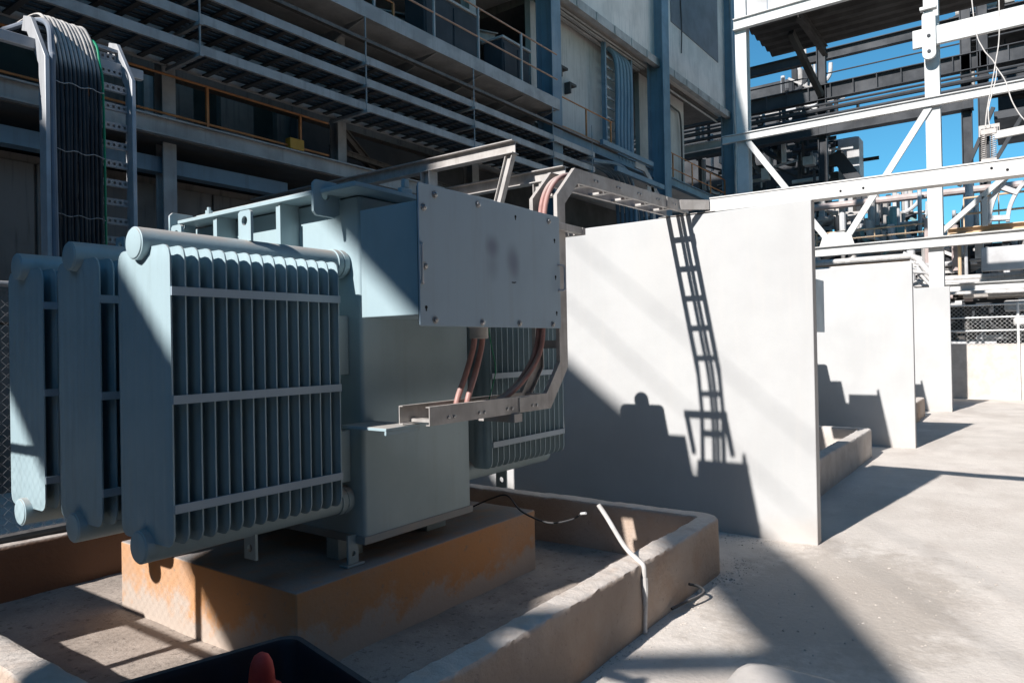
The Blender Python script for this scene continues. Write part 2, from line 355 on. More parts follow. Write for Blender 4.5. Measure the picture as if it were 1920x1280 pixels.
random.seed(5)
g = MB()
for i in range(2400):
    k_ = random.random()
    if k_ < .35: x, y = random.uniform(1.3, 5.2), 1.755 - abs(random.gauss(0, .09))
    elif k_ < .5: x, y = 5.90 - abs(random.gauss(0, .10)), random.uniform(1.4, 2.2)
    elif k_ < .62: x, y = 4.99 + abs(random.gauss(0, .12)), random.uniform(1.6, 3.4)
    elif k_ < .8: x, y = random.uniform(2.2, 6.5), random.uniform(.2, 1.8)
    else: x, y = random.uniform(2.0, 4.7), random.uniform(2.05, 2.86)
    r_ = random.choice((.0025, .003, .004, .005, .007)) * random.uniform(.7, 1.3); z = .012 * hsh(x * .9, y * .9) + .006 * hsh(x * 3.1, y * 3.1, 4) - .004
    pts = [(x + r_ * math.cos(t) * random.uniform(.7, 1.3), y + r_ * math.sin(t) * random.uniform(.7, 1.3), z + r_ * random.uniform(.0, .25)) for t in (0, 1.57, 3.14, 4.71)] + [(x, y, z + r_ * random.uniform(.7, 1.1)), (x, y, z - r_)]
    g.add(pts, [(0, 1, 4), (1, 2, 4), (2, 3, 4), (3, 0, 4), (1, 0, 5), (2, 1, 5), (3, 2, 5), (0, 3, 5)])
o = g.build('grit', 'grit_stone', origin=(0, 0, 0)); o['kind'] = 'stuff'; o['label'] = 'scattered grit and small stones on the dusty yard'; o['category'] = 'grit'

# ------------------------------------------------------------------ blast walls
walls = []
for i, (x, lab) in enumerate(((5.918, 'tall white blast wall right of the transformer with ladder shadow on it'),
                              (11.86, 'middle white blast wall, second of the row towards the fence'),
                              (17.97, 'farthest white blast wall, next to the chain-link fence'))):
    b = MB()
    # the wall is cast a little unevenly: subdivided faces with slight waviness on the top edge
    ys = [1.37 + k * 0.22 for k in range(21)]
    vs = []; fs = []
    for k, y in enumerate(ys):
        zt = 2.705 + 0.006 * hsh(y * 2.0, x)
        vs += [(x, y, -0.1), (x, y, zt), (x + 0.115, y, zt), (x + 0.115, y, -0.1)]
    for k in range(len(ys) - 1):
        for a in range(4): fs.append((k * 4 + a, k * 4 + (a + 1) % 4, k * 4 + 4 + (a + 1) % 4, k * 4 + 4 + a))
    fs += [(0, 1, 2, 3), tuple(4 * (len(ys) - 1) + a for a in (3, 2, 1, 0))]
    b.add(vs, fs)
    o = b.build('blast_wall', 'wall_white', bevel=0.006); tag(o, lab, 'wall', 'white blast walls between the bays'); walls.append(o)

# ------------------------------------------------------------------ concrete pedestal + curb
def pedestal(dx, lab):
    b = MB(); b.box((2.15 + dx, 2.87, -0.1), (4.19 + dx, 4.60, 0.43))
    o = b.build('concrete_pedestal', 'ochre_concrete', bevel=0.008); return tag(o, lab, 'pedestal', 'concrete pedestals under the transformers')
pedestal(0, 'ochre-painted concrete pedestal under the nearest transformer')
pedestal(5.92, 'concrete pedestal hidden behind the tall white blast wall')

def curb(dx, name, lab, mat='curb_concrete'):
    # closed ring swept with a rounded, weathered cross-section
    x0, x1, y0, y1 = 1.145 + dx, 4.89 + dx, 1.84, 5.425
    path = []
    def arc(cx, cy, a0, r=0.10):
        r = 0.10
        for k in range(5):
            t = R(a0 + 90 * k / 4); path.append((cx + r * math.cos(t), cy + r * math.sin(t), 0))
    def run(p, q, n):
        for k in range(1, n): t = k / n; path.append((p[0] + (q[0] - p[0]) * t, p[1] + (q[1] - p[1]) * t, 0))
    arc(x0 + .1, y0 + .1, 180); run((x0 + .1, y0), (x1 - .1, y0), 150)
    arc(x1 - .1, y0 + .1, 270); run((x1, y0 + .1), (x1, y1 - .1), 110)
    arc(x1 - .1, y1 - .1, 0); run((x1 - .1, y1), (x0 + .1, y1), 30)
    arc(x0 + .1, y1 - .1, 90); run((x0, y1 - .1), (x0, y0 + .1), 40)
    hp = [(0.078, -0.1), (0.077, 0.06), (0.076, 0.18), (0.075, 0.28), (0.074, 0.350), (0.070, 0.365), (0.062, 0.373), (0.03, 0.375)]
    prof = hp + [(0.0, 0.376)] + [(-x, z) for x, z in hp[::-1]]
    b = MB(); b.sweep(path, prof, closed=True)
    for i, p in enumerate(b.v):
        if p.z > 0.2:
            k = 0.006 * hsh(p.x * 2.2, p.y * 2.2, p.z * 5) + 0.008 * hsh(p.x * 15, p.y * 15, p.z * 20) * (1.4 if p.z < 0.372 else 0.6)
            p.z += k * (1 if p.z > 0.34 else 0.3); p.x += 0.006 * hsh(p.x * 9, p.y * 9, 3); p.y += 0.006 * hsh(p.x * 9, p.y * 9, 7)
    o = b.build(name, mat, ang=38); return tag(o, lab, 'curb', 'containment curbs around the transformer bays')
curb(0, 'containment_curb', 'low brown concrete containment curb around the nearest transformer')
curb(5.92, 'containment_curb', 'second containment curb whose end shows past the tall white wall', 'lump_concrete')
curb(12.03, 'containment_curb', 'farthest containment curb, a short end showing past the middle white wall')

g = MB(); gv = []; nx_, ny_ = 36, 34
for i in range(nx_):
    for j in range(ny_):
        x = 1.12 + (4.84 - 1.12) * i / (nx_ - 1); y = 1.90 + (5.44 - 1.90) * j / (ny_ - 1); gv.append((x, y, .018 + .010 * hsh(x * 1.7, y * 1.7, 2) + .006 * hsh(x * 5, y * 5)))
g.add(gv, [(i * ny_ + j, (i + 1) * ny_ + j, (i + 1) * ny_ + j + 1, i * ny_ + j + 1) for i in range(nx_ - 1) for j in range(ny_ - 1)])
o = g.build('containment_floor', 'pit_floor', ang=180); o['kind'] = 'structure'

# ================================================================== TRANSFORMER
tr = thing('transformer', 'teal-grey oil transformer with finned radiators on the ochre pedestal', 'transformer', (3.05, 3.7, 0.43), 'transformers in the walled bays')
b = MB(); b.prism(rrect(2.62, 2.90, 3.52, 4.52, 0.025), 'Z', 0.578, 2.42); tank = b.build('tank', 'teal_paint', tr, bevel=0.004)
b = MB(); b.box((2.612, 2.893, 0.548), (3.528, 4.53, 0.592)); b.build('base_flange', 'base_dusty', tr, bevel=0.004)
b = MB(); b.box((2.47, 2.76, 2.428), (3.61, 4.46, 2.452)); cov = b.build('cover', 'teal_paint', tr, bevel=0.004)
b = MB(); b.box((2.55, 2.86, 2.455), (3.52, 4.38, 2.485)); b.build('raised_lid', 'teal_paint', cov, bevel=0.006)
b = MB(); b.box((2.86, 2.82, 2.4545), (2.95, 2.852, 2.50)).box((2.885, 2.822, 2.50), (2.925, 2.85, 2.55)); b.build('lid_clamp', 'teal_paint', cov, bevel=0.006)
b = MB(); b.lathe([(0.022, 0), (0.022, 0.03), (0.012, 0.032), (0.012, 0.05)], (2.505, 4.15, 2.452), n=10); b.build('vent_plug', 'teal_paint', cov)
for (x0, x1) in ((2.62, 2.80), (3.34, 3.52)):
    for yy in (3.12, 4.38):
        b = MB(); b.box((x0, yy, 0.43), (x1, yy + 0.10, 0.548)); b.build('foot', 'teal_paint', tr, bevel=0.004)
b = MB(); b.plate_hole([(2.56, .435), (2.63, .435), (2.63, .60), (2.56, .60)], (2.595, .50), .014, 'Y', 2.965, 2.98); b.build('jacking_lug', 'teal_paint', tr)
b = MB(); b.box((2.54, 2.95, 0.432), (2.66, 3.02, 0.446)); b.build('foot_plate', 'teal_paint', tr, bevel=0.003)
# stiffening ribs on the side facing the light
for yy in (3.41, 4.04):
    b = MB(); b.prism([(2.485, 1.0), (2.62, 1.0), (2.62, 2.428), (2.50, 2.428), (2.485, 2.41)], 'Y', yy, yy + 0.014); b.build('rib', 'teal_paint', tr, bevel=0.002)
    b = MB(); b.box((2.481, yy - 0.012, 1.0), (2.4845, yy + 0.026, 2.41)); b.build('rib_edge', 'teal_paint', tr)
for yy in (3.035, 4.47):
    b = MB(); b.plate_hole([(2.425, 2.33), (2.445, 2.31), (2.56, 2.31), (2.60, 2.33), (2.60, 2.475), (2.58, 2.50), (2.445, 2.50), (2.425, 2.48)], (2.505, 2.425), 0.026, 'Y', yy, yy + 0.018)
    b.build('lifting_lug', 'teal_paint', tr, bevel=0.002)
for (z0, z1) in ((1.46, 1.78), (0.88, 1.16)):
    b = MB(); b.box((2.52, 3.0, z0), (2.618, 3.05, z1)); b.build('side_bracket', 'teal_paint', tr, bevel=0.006)
# cable box with bolted plate
b = MB(); b.box((2.41, 2.272, 1.75), (3.57, 2.665, 2.282)); cb = b.build('cable_box', 'teal_paint', tr, bevel=0.006)
b = MB(); b.box((2.66, 2.6655, 1.84), (3.48, 2.899, 2.21)); b.build('cable_throat', 'teal_paint', tr)
b = MB(); b.box((2.40, 2.256, 1.712), (3.58, 2.272, 2.345)); b.build('box_flange', 'gasket', cb)
b = MB(); b.prism(rrect(2.385, 1.698, 3.592, 2.358, 0.012, 3), 'Y', 2.246, 2.2555); pl = b.build('front_plate', 'plate_paint', tr, bevel=0.002)
# positions of the bolts read off in plate coordinates
from_px = [(2.495, 2.315), (2.418, 2.245), (2.42, 1.975), (2.82, 2.318), (3.475, 2.318), (2.485, 1.728), (2.84, 1.722), (3.165, 1.722), (3.50, 1.722)]
bsrc = None
for (x, z) in from_px:
    if bsrc is None:
        b = MB(); b.lathe([(0.019, 0), (0.019, 0.003), (0.0125, 0.0035), (0.0125, 0.011), (0.009, 0.013)], (x, 2.246, z), (0, -1, 0), 8)
        bsrc = b.build('bolt', 'bolt_steel', pl); bx0 = (x, z)
    else: inst(bsrc, pl, (x - bx0[0], 0, z - bx0[1]))
hsrc = None
for (x, z) in ((3.145, 2.30), (3.535, 2.215), (3.54, 2.0), (3.545, 1.79), (2.425, 1.785)):
    if hsrc is None:
        b = MB(); b.lathe([(0.0085, 0), (0.0085, 0.0008)], (x, 2.2455, z), (0, -1, 0), 10); b.box((x - .004, 2.2447, z - .018), (x + .004, 2.2452, z))
        hsrc = b.build('bolt_hole', 'hole_dark', pl); hx0 = (x, z)
    else: inst(hsrc, pl, (x - hx0[0], 0, z - hx0[1]))
b = MB(); b.box((3.10, 2.2447, 1.937), (3.13, 2.2454, 1.944)).box((3.128, 2.2446, 1.940), (3.14, 2.2453, 1.9455)); b.build('paint_mark', 'gasket', pl)
def handle(x, z0, z1, sx):
    b = MB(); b.tube([(x, 2.246, z0), (x - .018 * sx, 2.232, z0), (x - .03 * sx, 2.222, z0 + .006), (x - .033 * sx, 2.22, z0 + .02), (x - .033 * sx, 2.22, z1 - .02), (x - .03 * sx, 2.222, z1 - .006), (x - .018 * sx, 2.232, z1), (x, 2.246, z1)], 0.0065, 8)
    return b.build('handle', 'ladder_steel', pl)
handle(2.408, 1.895, 2.075, 1); handle(3.57, 1.92, 2.07, -1)
b = MB(); b.lathe([(0.062, 0.0), (0.062, 0.045), (0.052, 0.05), (0.052, 0.105), (0.046, 0.11)], (3.09, 2.47, 1.752), (0, 0, -1), 18); b.build('cable_gland', 'galvanised', cb)
# shelf bracket that carries the lower tray
b = MB(); b.box((2.46, 2.56, 1.190), (2.70, 2.899, 1.206)).box((2.46, 2.56, 1.170), (2.70, 2.572, 1.190)); b.build('shelf_bracket', 'teal_paint', tr, bevel=0.002)

# radiators: header pipes (part) with fins and cross bars (sub-parts)
ZB, ZT, FW = 0.80, 2.045, 0.435
def fin_mesh():
    b = MB(); ny_ = 37; zs = []
    for z in (ZB, ZB + .004, ZB + .02, ZB + .05, ZB + .09, ZT - .09, ZT - .05, ZT - .02, ZT - .004, ZT): zs.append(z)
    rr = 0.05
    def half(z):
        d = min(z - ZB, ZT - z)
        return FW / 2 - (rr - math.sqrt(max(0, rr * rr - (rr - d) ** 2)) if d < rr else 0)
    for sgn in (-1, 1):
        vs = []
        for z in zs:
            h = half(z); d = min(z - ZB, ZT - z)
            for i in range(ny_):
                y = -h + 2 * h * i / (ny_ - 1); e = min(h - abs(y), d)
                t = 0.0035
                if e > 0.012: t += min(1, (e - 0.012) / 0.02) * (0.0035 + 0.0045 * abs(math.sin(math.pi * (y + FW / 2) / FW * 6)) ** 0.6)
                vs.append((sgn * t, y, z))
        k = len(b.v)
        b.add(vs, [(r * ny_ + i, r * ny_ + i + 1, (r + 1) * ny_ + i + 1, (r + 1) * ny_ + i) for r in range(len(zs) - 1) for i in range(ny_ - 1)])
    n = len(zs) * ny_; nz_ = len(zs); fs = []
    for r in range(nz_ - 1):
        for i in (0, ny_ - 1):
            a = r * ny_ + i; c = (r + 1) * ny_ + i; fs.append((a, c, n + c, n + a))
    for r in (0, nz_ - 1):
        for i in range(ny_ - 1):
            a = r * ny_ + i; fs.append((a, a + 1, n + a + 1, n + a))
    b.f += fs
    me = b.mesh('fin', Vector((0, 0, 0)), 50); me.materials.append(MATS['fin_paint']); return me
FIN = fin_mesh()
bar_b = MB(); bar_b.box((0, -0.011, -0.018), (0.875, 0.0, 0.018)); BAR = bar_b.mesh('cross_bar'); BAR.materials.append(MATS['grey_plate'])
def radiator(xa, xb, yc, side):
    # xa..xb: fin range; the header runs on to the tank
    n = 15; pitch = (xb - xa) / (n - 1)
    out = xa - 0.045 if side < 0 else xb + 0.045; tk = 2.63 if side < 0 else 3.51
    d = 1 if side < 0 else -1
    rd = bpy.data.objects.new('radiator', None); COL.objects.link(rd); rd.parent = tr
    rd.location = Vector(((xa + xb) / 2, yc, ZB)) - wpos(tr); WPOS[rd.name] = Vector(((xa + xb) / 2, yc, ZB))
    for z, nm in ((2.062, 'top_header'), (0.782, 'bottom_header')):
        b = MB(); L = abs(tk - out)
        b.lathe([(0.058, 0.0), (0.064, 0.002), (0.066, 0.006), (0.0705, 0.008), (0.0705, L - .095), (.078, L - .094), (.078, L - .064), (.074, L - .063), (.074, L - .055), (.078, L - .054), (.078, L - .024), (.0705, L - .023), (.0705, L)], (out, yc, z), (d, 0, 0), 24)
        b.build(nm, 'teal_paint', rd)
    for i in range(n):
        f = bpy.data.objects.new('fin', FIN); COL.objects.link(f); f.parent = rd
        f.location = Vector((xa + i * pitch, yc, 0)) - wpos(rd)
    for z in (1.85, 1.405, 0.96):
        f = bpy.data.objects.new('cross_bar', BAR); COL.objects.link(f); f.parent = rd
        f.location = Vector((xa - 0.003, yc - FW / 2 - 0.001, z)) - wpos(rd)
    xm = 2.02 if side < 0 else 4.03
    b = MB(); b.plate_hole([(yc - .05, 2.125), (yc + .05, 2.125), (yc + .05, 2.265), (yc + .035, 2.275), (yc - .035, 2.275), (yc - .05, 2.265)], (yc, 2.225), 0.023, 'X', xm, xm + 0.014); b.build('lifting_eye', 'teal_paint', rd)
    b = MB(); b.plate_hole([(yc - .045, 0.60), (yc + .045, 0.60), (yc + .045, .725), (yc - .045, .725)], (yc, 0.655), 0.02, 'X', xm, xm + 0.014); b.build('lower_eye', 'teal_paint', rd)
    return rd
for k in range(3):
    yc = 3.045 + 0.617 * k
    radiator(1.534, 2.405, yc, -1); radiator(3.655, 4.53, yc, 1)
lab2 = 'second transformer mostly behind the tall white wall, only its plate edge and shadow showing'
copy_tree(tr, (6.18, -.12, 0), label=lab2, skip=('bolt', 'bolt_hole', 'paint_mark', 'handle', 'fin.stub'))
copy_tree(tr, (12.05, 0, 0), label='third transformer hidden by the middle white wall, only its shadow showing', skip=('bolt', 'bolt_hole', 'paint_mark', 'handle'))

# ================================================================== CABLE TRAY OVER THE TRANSFORMER
def c_rail(pts, y, h, inward, name, mat, parent, fl=0.026, t=0.005, upv=None):
    # C-channel rail: path in an XZ plane at y, flanges pointing to +Y (inward=1) or -Y
    prof = [(-0, -h / 2), (-0, h / 2), (fl * inward, h / 2), (fl * inward, h / 2 - t), (t * inward, h / 2 - t), (t * inward, -h / 2 + t), (fl * inward, -h / 2 + t), (fl * inward, -h / 2)]
    P = [Vector((x, y, z)) for x, z in pts]; b = MB(); vs = []; n = len(P); k = len(prof)
    for i in range(n):
        d0 = (P[i] - P[i - 1]).normalized() if i else (P[1] - P[0]).normalized()
        d1 = (P[i + 1] - P[i]).normalized() if i < n - 1 else d0
        t_ = (d0 + d1).normalized(); nn = Vector((-t_.z, 0, t_.x)); c = max(.4, t_.dot(d0))
        for (py, pz) in prof: vs.append(P[i] + Vector((0, py, 0)) + nn * (pz / c))
    fs = [(i * k + a, i * k + (a + 1) % k, (i + 1) * k + (a + 1) % k, (i + 1) * k + a) for i in range(n - 1) for a in range(k)]
    fs += [tuple(range(k)), tuple((n - 1) * k + a for a in range(k - 1, -1, -1))]
    b.add(vs, fs); return b.build(name, mat, parent, ang=20)
tray = thing('cable_tray', 'galvanised ladder tray bending from under the plate up and over to the white wall', 'cable tray', (3.98, 2.59, 1.2))
TP = [(2.58, 1.261), (3.648, 1.261), (3.832, 1.475), (3.832, 2.52), (4.03, 2.706), (5.93, 2.767)]
YN, YF = 2.38, 2.59
c_rail(TP, YN, 0.094, 1, 'near_rail', 'galvanised', tray); c_rail(TP, YF, 0.094, -1, 'far_rail', 'galvanised', tray)
def along(pts, s):
    for a, b_ in zip(pts, pts[1:]):
        L = math.hypot(b_[0] - a[0], b_[1] - a[1])
        if s <= L:
            t = s / L; return (a[0] + (b_[0] - a[0]) * t, a[1] + (b_[1] - a[1]) * t), ((b_[0] - a[0]) / L, (b_[1] - a[1]) / L)
        s -= L
    return None
s = 0.10
while True:
    r = along(TP, s)
    if r is None: break
    (x, z), (dx, dz) = r; nx, nz = -dz, dx
    b = MB(); c = Vector((x - nx * 0.032, 0, z - nz * 0.032))
    b.bar((c.x, YN + .006, c.z), (c.x, YF - .006, c.z), 0.05 if abs(dx) > .5 else 0.016, 0.016 if abs(dx) > .5 else 0.05)
    b.build('rung', 'galvanised', tray); s += 0.345
k = 0
for x in (2.72, 2.97, 3.22, 3.47, 4.27, 4.6, 4.94, 5.28, 5.60):
    zb = 1.245 if x < 4 else 2.706 + (x - 4.03) * 0.032
    for dx in (0, 0.045):
        b = MB(); b.lathe([(0.010, 0), (0.010, 0.004), (0.005, 0.006)], (x + dx, YN - 0.0005, zb), (0, -1, 0), 8); b.build('rail_bolt', 'bolt_steel', tray)
for x in (3.33, 5.46):
    zc = 1.261 if x < 4 else 2.706 + (x - 4.03) * 0.032
    b = MB(); b.box((x, YN - .008, zc - .040), (x + .11, YN - .001, zc + .040)); b.build('splice_plate', 'galvanised', tray)
b = MB(); b.box((3.26, YN - .02, 1.166), (3.335, YF + .03, 1.212)); b.build('tray_hanger', 'galvanised', tray)
# U-shaped strut that holds the upright run, and the plate where the tray lands on the wall
st = thing('strut_bracket', 'short U-shaped steel strut sticking out right of the plate, holding the tray', 'bracket', (3.8, 2.52, 2.31))
for yy in (2.352, 2.69):
    b = MB(); b.bar((3.575, yy, 2.335), (4.01, yy, 2.335), 0.038, 0.045); b.build('arm', 'galvanised', st, bevel=.003)
b = MB(); b.bar((4.03, 2.33, 2.335), (4.03, 2.712, 2.335), 0.04, 0.045); b.build('crossbar', 'galvanised', st, bevel=.003)
b = MB(); b.box((5.922, 2.15, 2.712), (6.06, 2.66, 2.7185)).bar((5.72, 2.372, 2.765), (5.945, 2.20, 2.775), .006, .085)
tag(b.build('landing_plate', 'galvanised', bevel=.003), 'folded steel landing plate on the white wall top under the tray end', 'bracket')
# pink power cables: gland -> lower tray -> up behind the plate -> over -> wall
def pcable(dy, dz, gx, lab):
    y = 2.475 + dy
    P = [(3.09 + gx, 2.47 + dy * .5, 1.70), (3.075 + gx, 2.47 + dy * .5, 1.60), (3.02 + gx, 2.475 + dy * .7, 1.46), (2.955 + gx, y, 1.34 + dz), (2.935 + gx, y, 1.28 + dz), (2.98 + gx, y + .02, 1.258 + dz),
         (3.12, y + .03, 1.255 + dz), (3.32, y + .03, 1.285 + dz), (3.52, y + .02, 1.385 + dz), (3.67, y, 1.56), (3.73 - dz, y, 1.80), (3.745 - dz, y, 2.1), (3.75 - dz, y, 2.36), (3.79 - dz * .7, y, 2.53), (3.90 - dz * .3, y, 2.655 + dz * .6), (4.06, y, 2.715 + dz), (4.33, y, 2.722 + dz), (4.8, y, 2.735 + dz * .5), (5.3, y, 2.755 + dz * .5), (6.15, y, 2.80)]
    b = MB(); b.tube(spline(P, 7), 0.0165, 12)
    o = b.build('power_cable', 'pink_cable'); return tag(o, lab, 'cable', 'pink power cables of the near transformer')
pcable(0.014, 0.0, -0.026, 'pink power cable, left one of the pair dropping from under the plate')
pcable(-0.022, 0.010, 0.022, 'pink power cable, right one of the pair dropping from under the plate')
b = MB(); b.tube(spline([(3.14, 2.44, 1.70), (3.15, 2.43, 1.6), (3.185, 2.43, 1.48), (3.19, 2.45, 1.40), (3.17, 2.47, 1.30)], 6), 0.0035, 6)
tag(b.build('earth_wire', 'green_cable'), 'thin green earth wire hanging beside the pink cables', 'wire')

# steel bracket frame above the transformer
br = thing('support_frame', 'weathered steel bracket frame with diagonal brace standing up behind the plate', 'frame', (6.13, 5.5, 0.0))
b = MB(); b.ibeam((6.13, 4.36, 3.70), (6.13, 9.0, 3.70), 0.14, 0.12, .010); b.build('upper_arm', 'galvanised', br)
b = MB(); b.ibeam((6.13, 4.42, 3.64), (6.11, 4.72, 2.72), 0.09, 0.07, .009, (0, 1, 0)); b.build('diagonal_brace', 'galvanised', br)
b = MB(); b.ibeam((6.13, 5.60, 0.0), (6.13, 5.60, 3.63), 0.14, 0.14, .010, (0, 1, 0)); b.build('post', 'galvanised', br)
br = thing('support_frame', 'shorter steel arm on a post, left of where the tray bends over', 'frame', (6.43, 5.0, 0.0))
b = MB(); b.ibeam((6.43, 3.93, 3.42), (6.43, 7.2, 3.42), 0.13, 0.11, .010); b.build('upper_arm', 'galvanised', br)
b = MB(); b.ibeam((6.43, 4.28, 0.0), (6.43, 4.28, 3.354), 0.09, 0.08, .009, (0, 1, 0)); b.build('post', 'galvanised', br)

# beam along the top of the wall and on towards the right edge
tb = thing('wall_top_beam', 'white steel channel beam running from the wall top out to the right edge', 'beam', (5.99, -0.3, 2.64))
b = MB(); b.box((5.955, -3.2, 2.715), (6.06, 1.366, 2.722)); b = MB()
b.bar((5.962, -3.2, 2.730), (5.962, 2.20, 2.776), 0.008, 0.108); b.bar((6.01, -3.2, 2.787), (6.01, 2.20, 2.833), 0.12, 0.010); b.bar((6.01, -3.2, 2.674), (6.01, 2.20, 2.720), 0.12, 0.010)
b.build('channel', 'frame_white', tb)
for (yy, dz) in ((0.19, 0.02), (0.10, -0.005), (1.16, 0), (1.0, 0)):
    b = MB(); b.lathe([(0.009, 0), (0.009, 0.003), (0.004, 0.005)], (5.957, yy, 2.748 + dz), (-1, 0, 0), 8); b.build('bolt', 'hole_dark', tb)
b = MB(); b.ibeam((6.01, -3.1, 0), (6.01, -3.1, 2.668), 0.12, 0.12, .01, (0, 1, 0)); b.build('post', 'frame_white', tb)

# spring hanger and wires over the beam
sp = thing('spring_hanger', 'pair of steel springs hanging on white wires above the beam', 'spring hanger', (6.0, 0.2, 2.83))
for dy in (-.028, .028):
    b = MB(); pts = [(6.0 + .016 * math.cos(t * .8), 0.205 + dy + .016 * math.sin(t * .8), 2.845 + t * .0018) for t in range(0, 92)]
    b.tube(pts, 0.0042, 5); b.build('spring', 'galvanised', sp)
b = MB(); b.box((5.98, 0.155, 3.01), (6.02, 0.255, 3.05)).box((5.985, 0.19, 3.05), (6.015, 0.22, 3.075)); b.build('yoke', 'galvanised', sp, bevel=.006)
b = MB(); b.box((5.985, 0.16, 2.825), (6.015, 0.25, 2.845)); b.build('foot', 'galvanised', sp)
b = MB(); b.bar((6.0, 0.17, 3.0), (6.0, -0.9, 3.06), 0.03, 0.05); b.build('side_bar', 'frame_white', sp)
for P, lab in (([(6.0, .222, 3.07), (6.0, .208, 3.2), (6.0, .155, 3.5), (6.0, .128, 3.75), (6.0, .132, 4.4)], 'straight white suspension wire rising from the springs'),
               ([(6.0, .198, 3.07), (6.0, .20, 3.2), (6.01, .15, 3.46), (6.0, .225, 3.62), (6.0, .27, 3.8), (6.0, .31, 4.4)], 'white wire curving up leftwards from the springs'),
               ([(6.0, .15, 3.47), (6.0, .10, 3.36), (6.0, .06, 3.2), (6.0, -.02, 3.05), (6.0, -.2, 2.9)], 'thin white wire hanging off to the right edge')):
    b = MB(); b.tube(spline(P, 6), 0.0038, 6); tag(b.build('suspension_wire', 'white_pipe'), lab, 'wire', 'white wires at the spring hanger')

# ================================================================== SMALL THINGS IN THE FOREGROUND
cp = thing('conduit', 'bent white conduit pipe hooked over the brown curb, lower end flattened', 'conduit', (3.62, 1.745, 0))
b = MB(); b.tube(spline([(3.64, 2.045, 0.668), (3.64, 1.99, 0.60), (3.635, 1.88, 0.455), (3.63, 1.80, 0.395), (3.625, 1.762, 0.37), (3.62, 1.752, 0.33), (3.62, 1.752, 0.285)], 5), 0.0135, 10); b.build('pipe', 'white_pipe', cp)
b = MB(); b.tube([(3.62, 1.752, .30), (3.62, 1.750, .26), (3.62, 1.748, .14), (3.61, 1.747, .03), (3.605, 1.745, .004)], [.018, .019, .012, .011, .012], 8); b.build('flattened_end', 'white_pipe', cp)
b = MB(); b.tube(spline([(3.96, 3.27, .445), (3.95, 3.08, .53), (3.93, 2.92, .575), (3.86, 2.75, .50), (3.80, 2.5, .47), (3.76, 2.30, .525), (3.74, 2.22, .575)], 6), 0.006, 6)
ww = tag(b.build('loose_wire', 'rubber_pipe'), 'dark loose wire running from the pedestal towards the white conduit', 'wire')
b = MB(); b.tube([(3.74, 2.222, .574), (3.725, 2.18, .585)], .008, 8); b.build('wire_end', 'white_tip', ww)
b = MB(); b.tube(spline([(3.95, 1.74, .03), (4.05, 1.70, .045), (4.18, 1.665, .05), (4.26, 1.66, .06), (4.27, 1.70, .08), (4.22, 1.74, .10)], 6), 0.009, 7)
tag(b.build('wire_hook', 'rubber_pipe'), 'dark bent wire hook lying at the foot of the brown curb', 'wire')
# pale lump of concrete at the lower edge
b = MB(); pr = rrect(2.72, 0.63, 3.21, 1.07, .03, 5, (.03, .08, .13, .03)); vs = []; k = len(pr)
cx, cy = 2.96, 0.85
for (sc_, z) in ((1.0, -0.02), (1.0, 0.13), (0.985, .16), (0.94, .178), (0.8, .186), (0.4, .19)):
    vs += [(cx + (x - cx) * sc_ + .01 * hsh(x * 6, y * 6, z), cy + (y - cy) * sc_ + .01 * hsh(x * 6, y * 6, z + 3), z + .008 * hsh(x * 5, y * 5)) for x, y in pr]
b.add(vs, [(i * k + a, i * k + (a + 1) % k, (i + 1) * k + (a + 1) % k, (i + 1) * k + a) for i in range(5) for a in range(k)] + [tuple(5 * k + a for a in range(k)), tuple(range(k - 1, -1, -1))])
tag(b.build('concrete_block', 'lump_concrete', ang=50), 'pale rounded concrete block at the lower edge of the picture', 'block')
# black bin with red cone tip inside
bn = thing('plastic_bin', 'black plastic bin at the lower edge with a red cone inside', 'bin', (0.95, 1.45, 0))
ex = Vector((-0.970, 0.243, 0)).normalized(); ey = Vector((-0.21, -0.978, 0)).normalized(); C0 = Vector((1.245, 1.665, 0))
def binring(z, ins, r=0.05):
    # rounded rectangle ring in bin coordinates; ins = inset from the rim outline
    return [C0 + ex * x + ey * y + Vector((0, 0, z)) for x, y in rrect(ins, ins, 0.62 - ins, 0.74 - ins, max(.01, r - ins * .3), 6)]
rings = [binring(0.0, .07), binring(0.78, .012), binring(0.786, .0), binring(0.812, .0), binring(0.818, .006), binring(0.816, .02), binring(0.80, .027), binring(0.02, .085)]
b = MB(); k = len(rings[0]); vs = [p for r in rings for p in r]
b.add(vs, [(i * k + a, i * k + (a + 1) % k, (i + 1) * k + (a + 1) % k, (i + 1) * k + a) for i in range(len(rings) - 1) for a in range(k)] + [tuple(range(k - 1, -1, -1)), tuple((len(rings) - 1) * k + a for a in range(k))])
b.build('tub', 'black_plastic', bn)
b = MB(); rp = Vector((1.015, 1.49, 0))
b.lathe([(.15, .03), (.15, .06), (.085, .50), (.060, .68), (.052, .775), (.051, .79), (.046, .80), (.034, .805), (.031, .813), (.029, .838), (.025, .86), (.017, .876), (.006, .883)], (rp.x, rp.y, 0), (0, 0, 1), 24)
tag(b.build('traffic_cone', 'red_rubber'), 'red traffic cone with rounded tip standing inside the black bin', 'cone')

